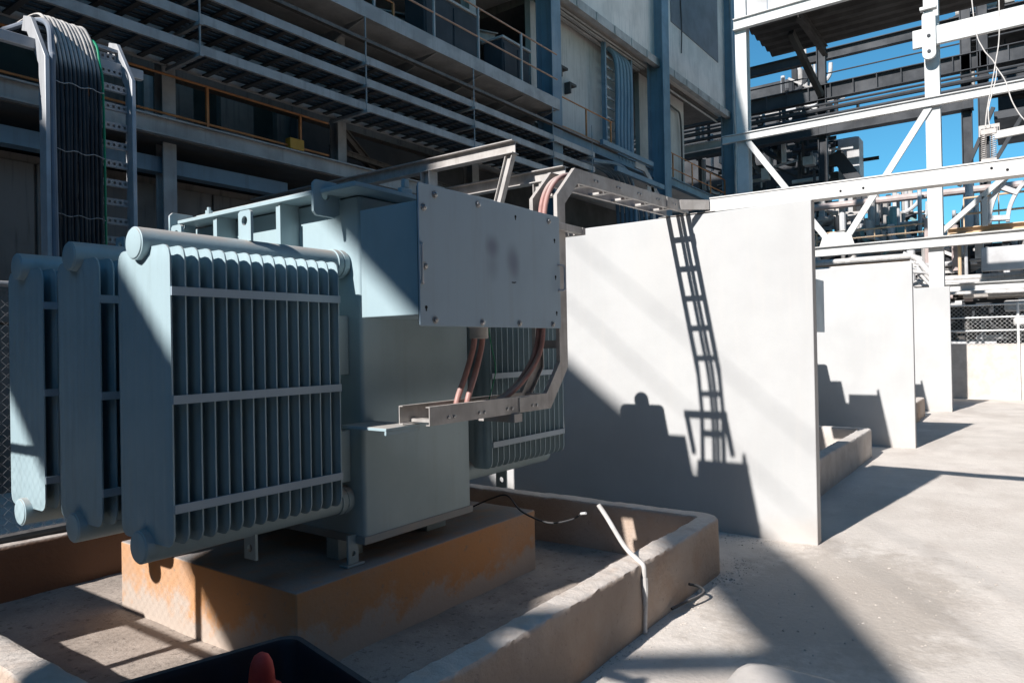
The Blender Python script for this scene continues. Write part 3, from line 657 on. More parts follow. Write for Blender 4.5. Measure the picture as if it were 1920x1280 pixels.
# ================================================================== CHAIN-LINK FENCES
def chain(mbx, p0, udir, width, z0, z1, pitch, r):
    u = Vector(udir); n = int(width / pitch); rows = int((z1 - z0) / pitch); nrm = Vector((-u.y, u.x, 0))
    for i in range(n):
        pts = []
        for k_ in range(rows + 1):
            x = (i + 0.5) * pitch + (pitch * 0.5 if (k_ + i) % 2 else -pitch * 0.5)
            pts.append(Vector(p0) + u * x + Vector((0, 0, z0 + k_ * pitch)) + nrm * (0.002 if k_ % 2 else -0.002))
        mbx.tube(pts, r, 3, cap=False)
def fence(name, lab, p0, udir, width, z0, z1, pitch, r, posts, rails, mesh_mat, post_mat, pr=.03, group=None, zpost=0):
    t = thing(name, lab, 'fence', (p0[0] + udir[0] * width / 2, p0[1] + udir[1] * width / 2, zpost), group); u = Vector(udir)
    b = MB(); chain(b, (p0[0], p0[1], 0), udir, width, z0, z1, pitch, r); b.build('wire_mesh', mesh_mat, t, ang=180, kind='stuff')
    for s_ in posts:
        q = Vector((p0[0], p0[1], 0)) + u * s_; b = MB(); b.tube([q + Vector((0, 0, zpost)), q + Vector((0, 0, z1 + .03))], pr, 10); b.build('post', post_mat, t)
    for z in rails:
        q = Vector((p0[0], p0[1], z)); b = MB(); b.tube([q, q + u * width], pr * .7, 8); b.build('rail', post_mat, t)
    return t
fence('chain_link_fence', 'chain-link fence behind the radiators at the left edge', (-0.6, 5.80), (1, 0, 0), 6.6, 0.05, 2.1, 0.036, .0019, (0.4, 3.3, 6.3), (2.1,), 'fence_wire', 'ladder_steel')
fence('chain_link_fence', 'chain-link fence just outside the left edge whose shadow falls on the curb', (0.55, 1.85), (0, 1, 0), 3.9, 0.05, 1.80, 0.034, .0010, (0.02, 2.10, 3.86), (1.80, 1.10, 0.08), 'fence_wire', 'ladder_steel', pr=.032)
fence('chain_link_fence', 'white chain-link fence on a low wall closing the alley at the right', (21.96, -6.0), (0, 1, 0), 8.2, 1.42, 2.42, 0.052, .0042, (0.05, 2.2, 6.22, 8.1), (2.42, 2.10, 1.76), 'fence_white', 'fence_white', pr=.03, zpost=0)
b = MB(); b.box((22.02, -6.0, -.1), (22.2, 2.6, 1.42)); tag(b.build('low_wall', 'lump_concrete', bevel=.01), 'low pale concrete wall under the white chain-link fence', 'wall')
b = MB(); b.tube([(0.9, 5.50, .385), (2.33, 5.44, .40)], .035, 10); rp = tag(b.build('rubber_pipe', 'rubber_pipe'), 'black pipe lying on the rear curb at the left edge', 'pipe')
b = MB(); b.lathe([(.028, 0), (.03, .004), (.03, .035), (.026, .04)], (2.33, 5.44, .40), (1, 0, 0), 10); b.build('pipe_end', 'white_tip', rp)

# ================================================================== LEFT CABLE LADDER
ld = thing('cable_ladder', 'upright cable ladder with perforated rungs at the upper left', 'cable ladder', (2.27, 5.2, 0.0))
LX0, LX1, LY = 1.99, 2.545, 5.20
def lpath(x, off=0): return [(x, LY + off, 0.95), (x, LY + off, 3.53 - off * .4), (x, LY + .20 + off * .7, 3.82 - off), (x, LY + .30, 3.855 - off)]
for x in (LX0, LX1):
    P = [Vector(p) for p in lpath(x)]; b = MB(); vs = []
    for i, p in enumerate(P):
        d0 = (P[i] - P[i - 1]).normalized() if i else Vector((0, 0, 1)); d1 = (P[i + 1] - P[i]).normalized() if i < 3 else d0
        t_ = (d0 + d1).normalized(); nn = Vector((0, -t_.z, t_.y)); c = t_.dot(d0)
        for (a, h) in ((-.014, -.05), (.014, -.05), (.014, .05), (-.014, .05)): vs.append(p + Vector((a, 0, 0)) + nn * (h / c))
    b.add(vs, [(i * 4 + a, i * 4 + (a + 1) % 4, i * 4 + 4 + (a + 1) % 4, i * 4 + 4 + a) for i in range(3) for a in range(4)] + [(3, 2, 1, 0), (12, 13, 14, 15)])
    b.build('rail', 'ladder_steel', ld, bevel=.003)
rsrc = None
for i in range(21):
    z = 1.05 + i * 0.135
    if z < 3.55: y, zz = LY + .02, z
    else: y, zz = LY + .02 + (z - 3.53) * .69, 3.53 + (z - 3.53)
    if rsrc is None:
        # perforated rung: strip with a row of square-ish holes
        b = MB(); x0, x1 = LX0 + .016, LX1 - .016; n = 14; pitch = (x1 - x0) / n
        b.box((x0, y, zz - .024), (x1, y + .004, zz - .009)); b.box((x0, y, zz + .009), (x1, y + .004, zz + .024))
        for k_ in range(n + 1):
            xa = x0 + k_ * pitch - .011; b.box((max(x0, xa), y + .0002, zz - .009), (min(x1, xa + .022), y + .0038, zz + .009))
        b.box((x0, y + .004, zz + .021), (x1, y + .03, zz + .024)); b.box((x0, y + .004, zz - .024), (x1, y + .03, zz - .021))
        b.box((x0, y + .0285, zz - .021), (x1, y + .03, zz + .021))
        rsrc = b.build('rung', 'ladder_steel', ld); r0 = (y, zz)
    else: inst(rsrc, ld, (0, y - r0[0], zz - r0[1]))
for k_ in range(2):
    b = MB(); b.bar((LX0 + .016, LY + .17 + k_ * .09, 3.80 + k_ * .04), (LX1 - .016, LY + .17 + k_ * .09, 3.80 + k_ * .04), .045, .02); b.build('rung', 'ladder_steel', ld)
b = MB(); b.bar((1.30, LY + .12, 3.66), (2.69, LY + .12, 3.66), .05, .07); b.build('cross_strut', 'ladder_steel', ld, bevel=.004)
b = MB(); b.bar((1.55, LY + .10, 3.62), (1.30, LY + .30, 3.30), .05, .05); b.build('knee_brace', 'ladder_steel', ld, bevel=.004)
for i in range(11):
    x = LX0 + .066 + i * .0262; off = random.uniform(-.004, .004); dyy = -.022 - random.uniform(0, .012)
    P = [(x + random.uniform(-.006, .006), LY + dyy + .25, 0.85), (x + random.uniform(-.008, .008), LY + dyy, 1.3), (x + random.uniform(-.008, .008), LY + dyy - .01, 2.6), (x + off, LY + dyy, 3.35), (x, LY + dyy + .03, 3.60), (x, LY + .13, 3.83 + off), (x, LY + .30, 3.935 + off), (x, LY + .80, 3.965)]
    b = MB(); b.tube(spline(P, 6), 0.0135, 9)
    tag(b.build('cable', 'black_cable'), 'black cable in the bundle strapped to the upright ladder', 'cable', 'black cables on the upright ladder')
b = MB(); x = LX0 + .066 + 11 * .0262
b.tube(spline([(x, LY + .2, .85), (x, LY - .03, 1.3), (x + .004, LY - .03, 2.6), (x, LY - .03, 3.38), (x - .004, LY, 3.60), (x - .004, LY + .14, 3.82), (x - .004, LY + .8, 3.95)], 8), .0085, 8)
tag(b.build('cable', 'green_cable'), 'single green cable along the right side of the black bundle', 'cable')
b = MB(); x = LX0 + .035
b.tube(spline([(x, LY + .2, .85), (x, LY - .03, 1.3), (x, LY - .03, 3.3), (x + .008, LY - .01, 3.60), (x + .015, LY + .12, 3.84), (x + .015, LY + .8, 3.97)], 8), .021, 10)
tag(b.build('conduit', 'grey_duct'), 'thick grey conduit left of the black cable bundle', 'conduit')
for i, z in enumerate((2.15, 2.52, 2.95, 3.40)):
    b = MB(); pts = [(LX0 + .05 + k_ * .025, LY - .051 - .004 * (k_ % 2), z + .008 * math.sin(k_ * 1.3 + i)) for k_ in range(13)]
    b.tube(pts, .0028, 5); b.build('cable_tie', 'cable_tie', ld)

# ================================================================== INCLINED CONVEYOR OUTSIDE THE LEFT EDGE (casts the shadow bands)
XC = -5.0
SY, SZ = (-3 - XC) * .19 / 1.39, (-3 - XC) / 1.39      # the bands were laid out in the plane X = -3 and slid up the sun ray
def band(pts):
    pts = [(y + SY, z + SZ) for y, z in pts]
    return pts
U_ = band([(0.2, 3.32), (2.13, 4.95), (3.0, 5.64), (4.0, 6.48), (6, 8.2), (10, 11.6)])
V_ = band([(0.2, 3.75), (1.42, 4.90), (2.24, 5.77), (2.95, 6.40), (4.26, 7.42), (4.88, 7.90), (6, 8.85), (10, 12.2)])
L_ = band([(0.35, 3.2), (1.6, 3.9), (2.4, 4.2), (3.0, 4.45), (3.46, 4.88), (3.82, 5.23), (4.2, 5.56), (6, 6.82), (10, 9.9)])
E_ = band([(0.35, 0.2), (3.0, 2.70), (4.17, 3.80), (5.04, 4.63), (6.5, 5.9), (10, 9.0)])
cv = thing('inclined_conveyor', 'inclined conveyor casing beyond the left edge, seen only by its shadow bands', 'conveyor', (XC, 4.0, 0))
def casing(lo, hi, name):
    b = MB(); b.prism(lo + hi[::-1], 'X', XC - .10, XC); b.build(name, 'bldg_grey_steel', cv)
casing(U_, V_, 'upper_casing'); casing(E_, L_, 'lower_casing')
for (p, q, w_) in (((2.95, 4.25), (1.80, 4.93), .17), ((8.6, 9.2), (8.2, 10.8), .2)):
    b = MB(); b.bar((XC - .05, p[0] + SY, p[1] + SZ), (XC - .05, q[0] + SY, q[1] + SZ), w_, .08, (1, 0, 0)); b.build('link_post', 'bldg_grey_steel', cv)
for dz in (.62, 1.27):
    b = MB(); b.tube([(XC - .05, 1.0 + SY, 4.6 + dz + SZ), (XC - .05, 10 + SY, 12.2 + dz + SZ)], .008, 8); b.build('handrail', 'bldg_grey_steel', cv)
for y in (0.9, 9.9):
    b = MB(); b.bar((XC - .05, y, 0), (XC - .05, y, 5.0 if y < 1 else 12.8), .1, .12); b.build('leg', 'bldg_grey_steel', cv)
b = MB(); b.box((0.80, 4.47, -.05), (1.02, 5.75, 0.86)); tag(b.build('shadow_block', 'curb_concrete', bevel=.02), 'unseen low block outside the left edge, added to shade the pit floor', 'block')  # unseen block added so its shadow covers the pit floor

# ================================================================== UNSEEN BLOCKS ADDED TO CUT SKY LIGHT (behind the camera and far left)
ob = thing('sky_screen_rear', 'unseen building mass behind the viewpoint, added to block sky light', 'building', (4, -5.2, 0))
b = MB(); b.box((-14, -5.4, 0), (19, -5.0, 9.0)); b.build('wall', 'bldg_brown', ob)
b = MB(); b.box((-14, -5.0, 8.2), (19, -4.2, 8.4)); b.build('eaves', 'bldg_dark', ob)

lb = thing('sky_screen_left', 'unseen block beyond the conveyor, added to block low sky light', 'building', (-14, 1, 0))  # added mass that hides the low sky on the sun side
b = MB(); b.box((-18, -6, 0), (-12, 8, 8.6)); b.build('wall', 'bldg_brown', lb)
b = MB(); b.box((-18.2, -6.2, 8.6), (-11.8, 8.0, 8.8)); b.build('roof', 'bldg_dark', lb)

# ================================================================== BUILDING ON THE LEFT
def beam_thing(name, lab, a, b_, h, w_, mat, t=.015, cat='beam', group=None, upv=(0, 0, 1)):
    q = MB(); q.ibeam(a, b_, h, w_, t, upv); return tag(q.build(name, mat), lab, cat, group)
def handrail(lab, p0, p1, z, h, posts, mat, post_mat=None, rails=(1.0, 0.45), group=None, r=.017):
    p0 = Vector((*p0, z)); p1 = Vector((*p1, z)); mid = (p0 + p1) / 2
    t = thing('handrail', lab, 'handrail', mid, group)
    for f in rails:
        b = MB(); b.tube([p0 + Vector((0, 0, h * f)), p1 + Vector((0, 0, h * f))], r, 8); b.build('rail', mat, t)
    for s_ in posts:
        q = p0 + (p1 - p0) * s_; b = MB(); b.bar(q, q + Vector((0, 0, h)), .036, .036); b.build('post', post_mat or mat, t)
    return t
bd = thing('plant_building', 'large shaded industrial building of steel and grey concrete filling the upper left', 'building', (8, 12, 0))
def part(name, mat, *boxes, bevel=0):
    b = MB()
    for bx in boxes: b.box(*bx)
    return b.build(name, mat, bd, bevel=bevel)
# upper concrete storey, overhead slab, back walls
up_ = part('upper_wall', 'bldg_concrete', ((13.95, 8.64, 9.75), (25.4, 9.0, 18)))
part('wall_patch', 'bldg_patch', ((20.4, 8.615, 11.35), (24.45, 8.64, 14.2)))
part('overhead_slab', 'bldg_concrete', ((-14, 8.05, 9.9), (13.9, 16, 10.3)))
part('overhead_wall', 'bldg_concrete', ((-14, 8.2, 10.3), (13.9, 8.6, 18)))
part('roof_slab', 'bldg_concrete', ((-14, 8.64, 18.0), (25.4, 30, 18.4)))
part('end_wall', 'bldg_concrete', ((-14.3, 8.2, 0), (-14, 30, 18)))
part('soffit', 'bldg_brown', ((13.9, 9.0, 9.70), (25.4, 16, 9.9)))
b = MB(); b.bar((13.95, 8.55, 9.66), (25.4, 8.55, 9.66), .16, .22); b.build('edge_channel', 'bldg_grey_steel', bd)
for i in range(12):
    x = 14.5 + i * .95; b = MB(); b.box((x, 8.45, 9.56), (x + .05, 8.468, 9.76)); b.build('stiffener', 'bldg_grey_steel', bd)
part('back_wall', 'bldg_dark', ((-14, 16, 0), (25.4, 16.3, 18)))
part('mid_wall', 'bldg_wall_grey', ((13.7, 9.25, 6.63), (19.0, 9.4, 9.68)))
part('mid_wall', 'bldg_wall_grey', ((19.5, 9.3, 6.63), (22.9, 9.45, 9.68)))
for (x, z) in ((14.75, 8.35), (15.15, 8.05)):
    b = MB(); b.box((x, 9.08, z), (x + .32, 9.248, z + .06)).box((x, 9.08, z - .22), (x + .06, 9.248, z)); b.build('wall_bracket', 'bldg_dark', bd)
part('lower_wall', 'bldg_brown', ((-8, 9.7, 0), (9.2, 9.9, 4.0)))
for i in range(9):
    x = -1.0 + i * 1.15
    b = MB(); b.box((x, 9.655, .0), (x + 1.12, 9.70, 1.95 + .0)); b.build('wall_panel', 'bldg_brown', bd, bevel=.01)
    b = MB(); b.box((x, 9.655, 1.98), (x + 1.12, 9.70, 3.9)); b.build('wall_panel', 'bldg_brown', bd, bevel=.01)
part('lower_beam', 'bldg_blue', ((-8, 9.25, 3.98), (6.9, 9.45, 4.18)))
part('lower_wall', 'bldg_dark', ((9.2, 12, 0), (25.4, 12.2, 6.4)))
part('mid_floor', 'bldg_dark', ((-8, 9.0, 4.36), (13.4, 16, 4.44)))
b = MB(); b.ibeam((-8, 8.98, 4.50), (13.4, 8.98, 4.50), .24, .14, .02); b.build('floor_edge_beam', 'bldg_grey_steel', bd)
part('upper_floor', 'bldg_concrete', ((13.3, 8.9, 6.5), (25.4, 16, 6.62)))
b = MB(); b.ibeam((13.3, 8.8, 6.52), (25.4, 8.8, 6.52), .26, .16, .02); b.build('floor_edge_beam', 'bldg_blue', bd)
# columns
for (x, y, z0, z1, mat, w_) in ((4.98, 9.25, 0, 9.9, 'bldg_grey_steel', .2), (7.92, 9.25, 4.62, 9.9, 'bldg_grey_steel', .2), (11.6, 9.4, 0, 9.9, 'bldg_grey_steel', .24), (13.45, 8.72, 0, 9.9, 'bldg_blue', .42), (1.8, 9.25, 4.62, 9.9, 'bldg_grey_steel', .2),
                                (19.2, 8.66, 0, 18, 'bldg_blue', .50), (25.2, 8.66, 0, 18, 'bldg_blue', .45), (2.2, 12.5, 0, 9.9, 'bldg_grey_steel', .25), (6.4, 12.5, 0, 9.9, 'bldg_grey_steel', .25), (9.6, 12.5, 0, 9.9, 'bldg_grey_steel', .25)):
    b = MB(); b.ibeam((x, y - .12 if w_ > .3 else y, z0), (x, y - .12 if w_ > .3 else y, z1), w_, w_ * .9, .025, (0, 1, 0)); b.build('column', mat, bd)
# interior bits seen in the gloom
for i in range(5):
    b = MB(); b.box((5.2 + i * 1.25, 12.3, 4.5), (5.9 + i * 1.25, 12.45, 7.6)); b.build('inner_panel', 'bldg_brown', bd)
for (a, c, h) in (((8.1, 9.6, 5.55), (9.3, 9.6, 4.66), .14), ((7.95, 9.5, 5.0), (12.5, 9.5, 4.75), .10), ((-6, 10.5, 5.9), (13, 10.5, 5.9), .3), ((-6, 11.5, 7.6), (13, 11.5, 7.6), .3)):
    b = MB(); b.ibeam(a, c, h, h * .7, .02); b.build('inner_beam', 'bldg_brown', bd)
b = MB(); b.ibeam((8.2, 9.9, 7.6), (13.2, 9.9, 8.7), .26, .2, .02); b.build('inner_beam', 'bldg_grey_steel', bd)
b = MB(); b.ibeam((10.2, 9.6, 9.6), (12.6, 9.6, 7.0), .2, .16, .02); b.build('inner_brace', 'bldg_blue', bd)
# horizontal conduits below the concrete edge
for i in range(5):
    b = MB(); b.tube([(13.7, 8.80 + i * .08, 9.56 - .02 * (i % 2)), (19.0, 8.80 + i * .08, 9.56 - .02 * (i % 2))], .028, 7); b.build('conduit_run', 'bldg_grey_steel', bd)
b = MB(); b.tube([(20.0, 8.9, 9.45), (25.0, 8.9, 9.45)], .03, 7); b.build('conduit_run', 'bldg_grey_steel', bd)
b = MB(); b.tube(spline([(25.05, 8.35, 14), (25.08, 8.3, 9.6), (25.12, 8.28, 8.8), (24.9, 8.25, 7.5), (25.1, 8.3, 6.6)], 6), .035, 7); b.build('conduit_run', 'bldg_grey_steel', bd)
b = MB(); b.tube(spline([(21.1, 8.6, 12.4), (21.12, 8.58, 11.4), (21.1, 8.6, 10.6)], 4), .02, 6); b.build('conduit_run', 'bldg_dark', bd)
b = MB(); b.tube([(20.3, 9.2, 8.6), (20.95, 9.2, 8.6)], .04, 8); b.build('lamp_tube', 'lamp_tube', bd)
b = MB(); b.tube(spline([(20.0, 9.2, 9.2), (21.9, 9.2, 9.2), (22.4, 9.2, 8.9), (22.45, 9.2, 6.8)], 6), .03, 7); b.build('conduit_run', 'bldg_dark', bd)

# walkway with cabinets
wk = thing('walkway', 'shaded steel walkway slab projecting along the building, upper centre', 'walkway', (6, 8.5, 6.76))
b = MB(); b.box((-6, 8.28, 6.78), (13.28, 9.4, 6.84)); b.build('deck', 'bldg_grey_steel', wk)
b = MB(); b.box((-6, 8.24, 6.74), (13.3, 8.28, 6.98)); b.build('fascia', 'bldg_grey_steel', wk)
for x in (1.8, 4.89, 7.63, 9.3, 10.6, 12.0, 13.2):
    b = MB(); b.prism([(8.24, 6.74), (9.4, 6.74), (9.4, 6.52), (9.2, 6.52)], 'X', x, x + .03); b.build('bracket', 'bldg_grey_steel', wk)
handrail('grey-posted handrail with faded pink rails along the walkway', (2.0, 8.30), (13.3, 8.30), 6.98, 1.0, (0.0, .13, .26, .39, .52, .645, .755, .88), 'rail_faded', 'bldg_grey_steel', group='handrails on the building')
handrail('orange handrail at the back of the walkway', (5.5, 9.3), (9.3, 9.3), 6.85, 1.05, (0, .33, .66, 1), 'rail_orange', group='handrails on the building')
handrail('long orange handrail above the grey floor beam at the upper left', (1.5, 9.0), (7.5, 9.0), 4.62, .58, (.1, .4, .655, .91), 'rail_orange', rails=(1.0, .12), group='handrails on the building')
handrail('short orange handrail left of the upright cable run', (13.9, 8.7), (16.6, 8.7), 6.65, .72, (.02, .5, .97), 'rail_orange', rails=(1.0, .05), group='handrails on the building')
handrail('orange handrail on the floor at the building end by the blue column', (20.0, 8.7), (25.1, 8.7), 6.65, .72, (.1, .4, .72, 1), 'rail_orange', rails=(1.0, .35), group='handrails on the building')
b = MB(); b.box((6.72, 8.93, 4.63), (6.98, 9.05, 4.80)); tag(b.build('junction_box', 'yellow_paint', bevel=.01), 'small yellow box hanging on the orange handrail', 'box')
for i, (x0, x1, y0, z1, lab) in enumerate(((11.9, 12.9, 8.75, 8.0, 'dark blue-grey cabinet at the walkway end'), (9.8, 11.4, 9.0, 8.3, 'wide dark cabinet in the middle of the walkway'))):
    c = thing('cabinet', lab, 'cabinet', ((x0 + x1) / 2, y0 + .2, 6.84), 'cabinets on the walkway')
    b = MB(); b.box((x0, y0, 6.845), (x1, y0 + .5, z1)); b.build('body', 'dark_shaded_steel', c, bevel=.02)
    for k_ in range(2):
        xa = x0 + .04 + k_ * (x1 - x0) / 2; b = MB(); b.box((xa, y0 - .02, 6.92), (xa + (x1 - x0) / 2 - .08, y0, z1 - .08)); b.build('door', 'dark_shaded_steel', c, bevel=.01)
    b = MB(); b.box((x0 - .03, y0 - .04, z1), (x1 + .03, y0 + .53, z1 + .05)); b.build('top', 'bldg_grey_steel', c, bevel=.01)

# three stacked cable trays
for (z, lab, xe) in ((6.10, 'topmost of the three stacked cable trays along the building', 14.9), (5.75, 'middle of the three stacked cable trays along the building', 14.9), (5.36, 'lowest of the three stacked cable trays along the building', 14.6)):
    t = thing('long_cable_tray', lab, 'cable tray', (6, 8.6, z - .06), 'stacked cable trays along the building')
    for y in (8.28, 8.98):
        b = MB(); b.box((-6, y, z - .06), (xe, y + .012, z + .06)); b.box((-6, y + .012 if y < 8.5 else y - .03, z - .06), (xe, y + .042 if y < 8.5 else y, z - .052)); b.build('rail', 'bldg_grey_steel', t)
    src = None; x = 1.0; n_ = 0
    while x < xe:
        if src is None:
            b = MB(); b.box((x, 8.295, z - .045), (x + .07, 8.978, z - .02)); src = b.build('rung', 'bldg_dark', t); xs0 = x
        else: inst(src, t, (x - xs0, 0, 0))
        x += .29
    for k_ in range(5):
        y = 8.36 + k_ * .125; b = MB(); b.tube([(-6, y, z + .008), (xe, y, z + .008)], .024 + .006 * (k_ % 2), 6); b.build('laid_cable', 'rubber_pipe', t)
b = MB(); b.bar((-6, 8.25, 6.38), (16.0, 8.25, 6.38), .05, .05); b.bar((-6, 8.28, 6.36), (16.0, 8.28, 6.36), .06, .01)
tag(b.build('angle_rail', 'bldg_brown'), 'thin brown steel angle running just above the stacked trays', 'beam')
for i, x in enumerate((2.15, 4.89, 7.63, 10.29, 13.0, 14.7)):
    t = thing('tray_hanger', 'hanger rod with brackets carrying the stacked trays, number %d from the left' % (i + 1) if False else ['leftmost hanger rod of the stacked trays, near the upper left corner', 'hanger rod of the stacked trays left of the lower column', 'hanger rod of the stacked trays above the support frame', 'hanger rod of the stacked trays under the third walkway post', 'hanger rod of the stacked trays at the walkway end', 'rightmost hanger rod where the stacked trays end'][i], 'hanger', (x, 8.25, 5.28), 'hanger rods of the stacked trays')
    b = MB(); b.tube([(x, 8.24, 5.28), (x, 8.24, 6.74)], .012, 6); b.build('rod', 'bldg_grey_steel', t)
    for z in (5.27, 5.66, 6.01):
        b = MB(); b.bar((x, 8.20, z), (x, 9.02, z), .05, .045); b.build('bracket', 'bldg_grey_steel', t)
# tray ends turning down, with cables
for i, (x0, z, lab) in enumerate(((16.9, 6.05, 'upper tray elbow turning down, left of the blue column foot'), (17.6, 5.55, 'lower tray elbow turning down above the transformer tray'))):
    t = thing('tray_elbow', lab, 'cable tray', (x0, 8.6, z - 1), 'tray elbows below the walkway')
    for y in (8.2, 8.95):
        P = [(x0, z + .2), (x0 + .55, z + .2), (x0 + .95, z - .05), (x0 + 1.1, z - .5), (x0 + 1.1, z - 1.3)]
        c_rail(P, y, .16, 1, 'rail', 'bldg_grey_steel', t, fl=.05, t=.012)
    b = MB(); b.bar((x0 - 1.9, 8.15, z + .36), (x0 + .9, 8.15, z + .36), .09, .12); b.build('support_arm', 'bldg_blue', t)
    for k_ in range(5):
        b = MB(); y = 8.3 + k_ * .13; b.tube(spline([(14.8, y, z - .1 + .08 * k_ % .2), (x0 - .8, y, z + .05), (x0 - .1, y, z - .15), (x0 + .15, y, z - .8), (x0 + .2, y, z - 2.2)], 6), .05, 7); b.build('bent_cable', 'bldg_blue', t)
vt = thing('upright_cable_run', 'upright blue cable run in front of the grey wall, under the concrete storey', 'cable run', (17.4, 9.0, 6.6))
for x in (16.62, 18.15):
    b = MB(); b.bar((x, 8.92, 6.6), (x, 8.92, 9.62), .07, .12, (0, 1, 0)); b.build('rail', 'bldg_blue', vt)
for k_ in range(11):
    b = MB(); b.box((16.66, 8.97, 6.8 + k_ * .27), (18.1, 9.0, 6.86 + k_ * .27)); b.build('rung', 'bldg_grey_steel', vt)
for k_ in range(5):
    x = 17.15 + k_ * .2; b = MB(); b.tube(spline([(x - .25, 9.1, 9.62), (x - .05, 8.85, 9.3), (x + .05, 8.83, 8.6), (x, 8.83, 7.4), (x, 8.83, 6.55)], 6), .065, 8); b.build('thick_cable', 'bldg_blue', vt)

# ================================================================== STEEL FRAME, DECK AND PLANT ON THE RIGHT
fr = thing('steel_frame', 'tall white steel frame with V bracing beyond the blast walls', 'steel frame', (20, 3, 0))
def fpart(name, a, c, h, w_, mat='frame_white', upv=(0, 0, 1), t=.022):
    b = MB(); b.ibeam(a, c, h, w_, t, upv); return b.build(name, mat, fr)
for y in (6.355, 1.778, -3.85):
    b = MB(); b.box((19.85, y - .155, 0), (19.872, y + .155, 14)); b.box((19.872, y - .015, 0), (20.128, y + .015, 14)); b.box((20.128, y - .155, 0), (20.15, y + .155, 14)); b.build('column', 'frame_white', fr)
    b = MB(); b.box((19.70, y - .24, 0), (20.3, y + .24, .03)); b.build('base_plate', 'frame_white', fr)
fpart('mid_beam', (19.79, 6.9, 7.267), (19.79, -6, 7.267), .22, .12)
fpart('top_beam', (19.79, 6.52, 10.414), (19.79, -6, 10.414), .31, .15)
fpart('low_beam', (19.78, 6.6, 3.896), (19.78, -6, 3.896), .25, .16)
b = MB(); b.box((19.66, -6, 8.577), (19.78, 2.15, 9.007)); b.build('lifting_beam', 'frame_white', fr, bevel=.008)
b = MB(); b.prism(rrect(1.66, 8.23, 1.94, 9.38, .13, 6), 'X', 19.57, 19.655); hk = b.build('clamp_plate', 'frame_white', fr)
for z in (8.41, 8.78): b = MB(); b.lathe([(.04, 0), (.04, .02), (.02, .025)], (19.57, 1.80, z), (-1, 0, 0), 10); b.build('bolt', 'dark_shaded_steel', hk)
b = MB(); b.box((19.48, 1.63, 9.39), (19.655, 1.97, 9.46)); b.build('cap_plate', 'frame_white', hk)
for (a, c) in (((19.83, 1.85, 7.155), (19.83, 3.815, 4.08)), ((19.83, 6.22, 7.155), (19.83, 4.11, 4.08)), ((19.83, .15, 10.27), (19.83, -1.63, 9.0))):
    b = MB(); b.bar(a, c, .15, .075, (1, 0, 0)); b.build('brace', 'frame_white', fr)
b = MB(); b.prism([(3.55, 4.03), (4.38, 4.03), (4.30, 4.28), (4.12, 4.36), (3.80, 4.36), (3.62, 4.28)], 'X', 19.75, 19.775); b.build('gusset', 'frame_white', fr)
for i in range(4):
    b = MB(); b.box((19.93, 3.30 + i * .78, 10.60), (19.96, 4.065 + i * .78, 12.9)); b.build('cladding_panel', 'far_white', fr)
beam_thing('steel_beam', 'white steel beam passing behind the blue end column of the building', (27, 16, 9.25), (27, 8.75, 9.25), .30, .16, 'frame_white', .03)
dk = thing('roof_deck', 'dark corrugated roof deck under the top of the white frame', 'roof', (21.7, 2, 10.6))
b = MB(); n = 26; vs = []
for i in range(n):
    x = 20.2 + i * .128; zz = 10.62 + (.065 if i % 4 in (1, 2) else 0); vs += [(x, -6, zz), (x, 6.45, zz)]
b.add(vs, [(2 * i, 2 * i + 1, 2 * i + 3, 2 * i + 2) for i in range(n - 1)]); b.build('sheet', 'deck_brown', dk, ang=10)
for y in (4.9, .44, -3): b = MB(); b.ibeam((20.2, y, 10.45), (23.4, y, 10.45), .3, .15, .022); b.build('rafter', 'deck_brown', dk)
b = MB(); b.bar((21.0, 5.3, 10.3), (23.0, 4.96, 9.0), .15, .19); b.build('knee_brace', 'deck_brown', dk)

ds = thing('dark_gantry', 'steel gantry behind the white frame, shade put into its dark colour', 'gantry', (31.3, 4, 0))
def dpart(name, a, c, h, w_): b = MB(); b.ibeam(a, c, h, w_, .03); return b.build(name, 'dark_shaded_steel', ds)
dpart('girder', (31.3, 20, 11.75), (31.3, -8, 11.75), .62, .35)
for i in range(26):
    y = 14 - i * .85; b = MB(); b.box((31.13, y, 11.48), (31.16, y + .035, 12.02)); b.build('stiffener', 'dark_shaded_steel', ds)
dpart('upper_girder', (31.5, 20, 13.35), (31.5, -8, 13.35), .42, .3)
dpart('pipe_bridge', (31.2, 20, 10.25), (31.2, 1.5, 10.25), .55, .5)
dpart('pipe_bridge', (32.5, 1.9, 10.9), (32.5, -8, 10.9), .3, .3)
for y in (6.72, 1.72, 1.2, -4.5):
    b = MB(); b.ibeam((31.3, y, 0), (31.3, y, 17), .34, .28, .03, (0, 1, 0)); b.build('column', 'dark_shaded_steel', ds)
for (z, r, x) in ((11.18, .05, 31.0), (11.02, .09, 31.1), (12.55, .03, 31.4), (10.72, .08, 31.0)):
    b = MB(); b.tube([(x, 18, z), (x, -8, z)], r, 7); b.build('pipe', 'dark_shaded_steel', ds)
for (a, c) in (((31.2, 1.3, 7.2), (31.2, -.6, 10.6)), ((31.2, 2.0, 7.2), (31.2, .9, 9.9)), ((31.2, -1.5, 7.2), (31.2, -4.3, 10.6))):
    b = MB(); b.bar(a, c, .12, .16, (1, 0, 0)); b.build('brace', 'dark_shaded_steel', ds)
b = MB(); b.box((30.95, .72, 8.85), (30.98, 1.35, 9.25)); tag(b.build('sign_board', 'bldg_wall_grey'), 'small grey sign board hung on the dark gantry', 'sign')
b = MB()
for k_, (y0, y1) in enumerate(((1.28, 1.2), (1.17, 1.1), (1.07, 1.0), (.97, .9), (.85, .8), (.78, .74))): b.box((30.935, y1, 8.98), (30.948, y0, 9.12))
b.build('lettering', 'dark_shaded_steel', bpy.data.objects['sign_board'])
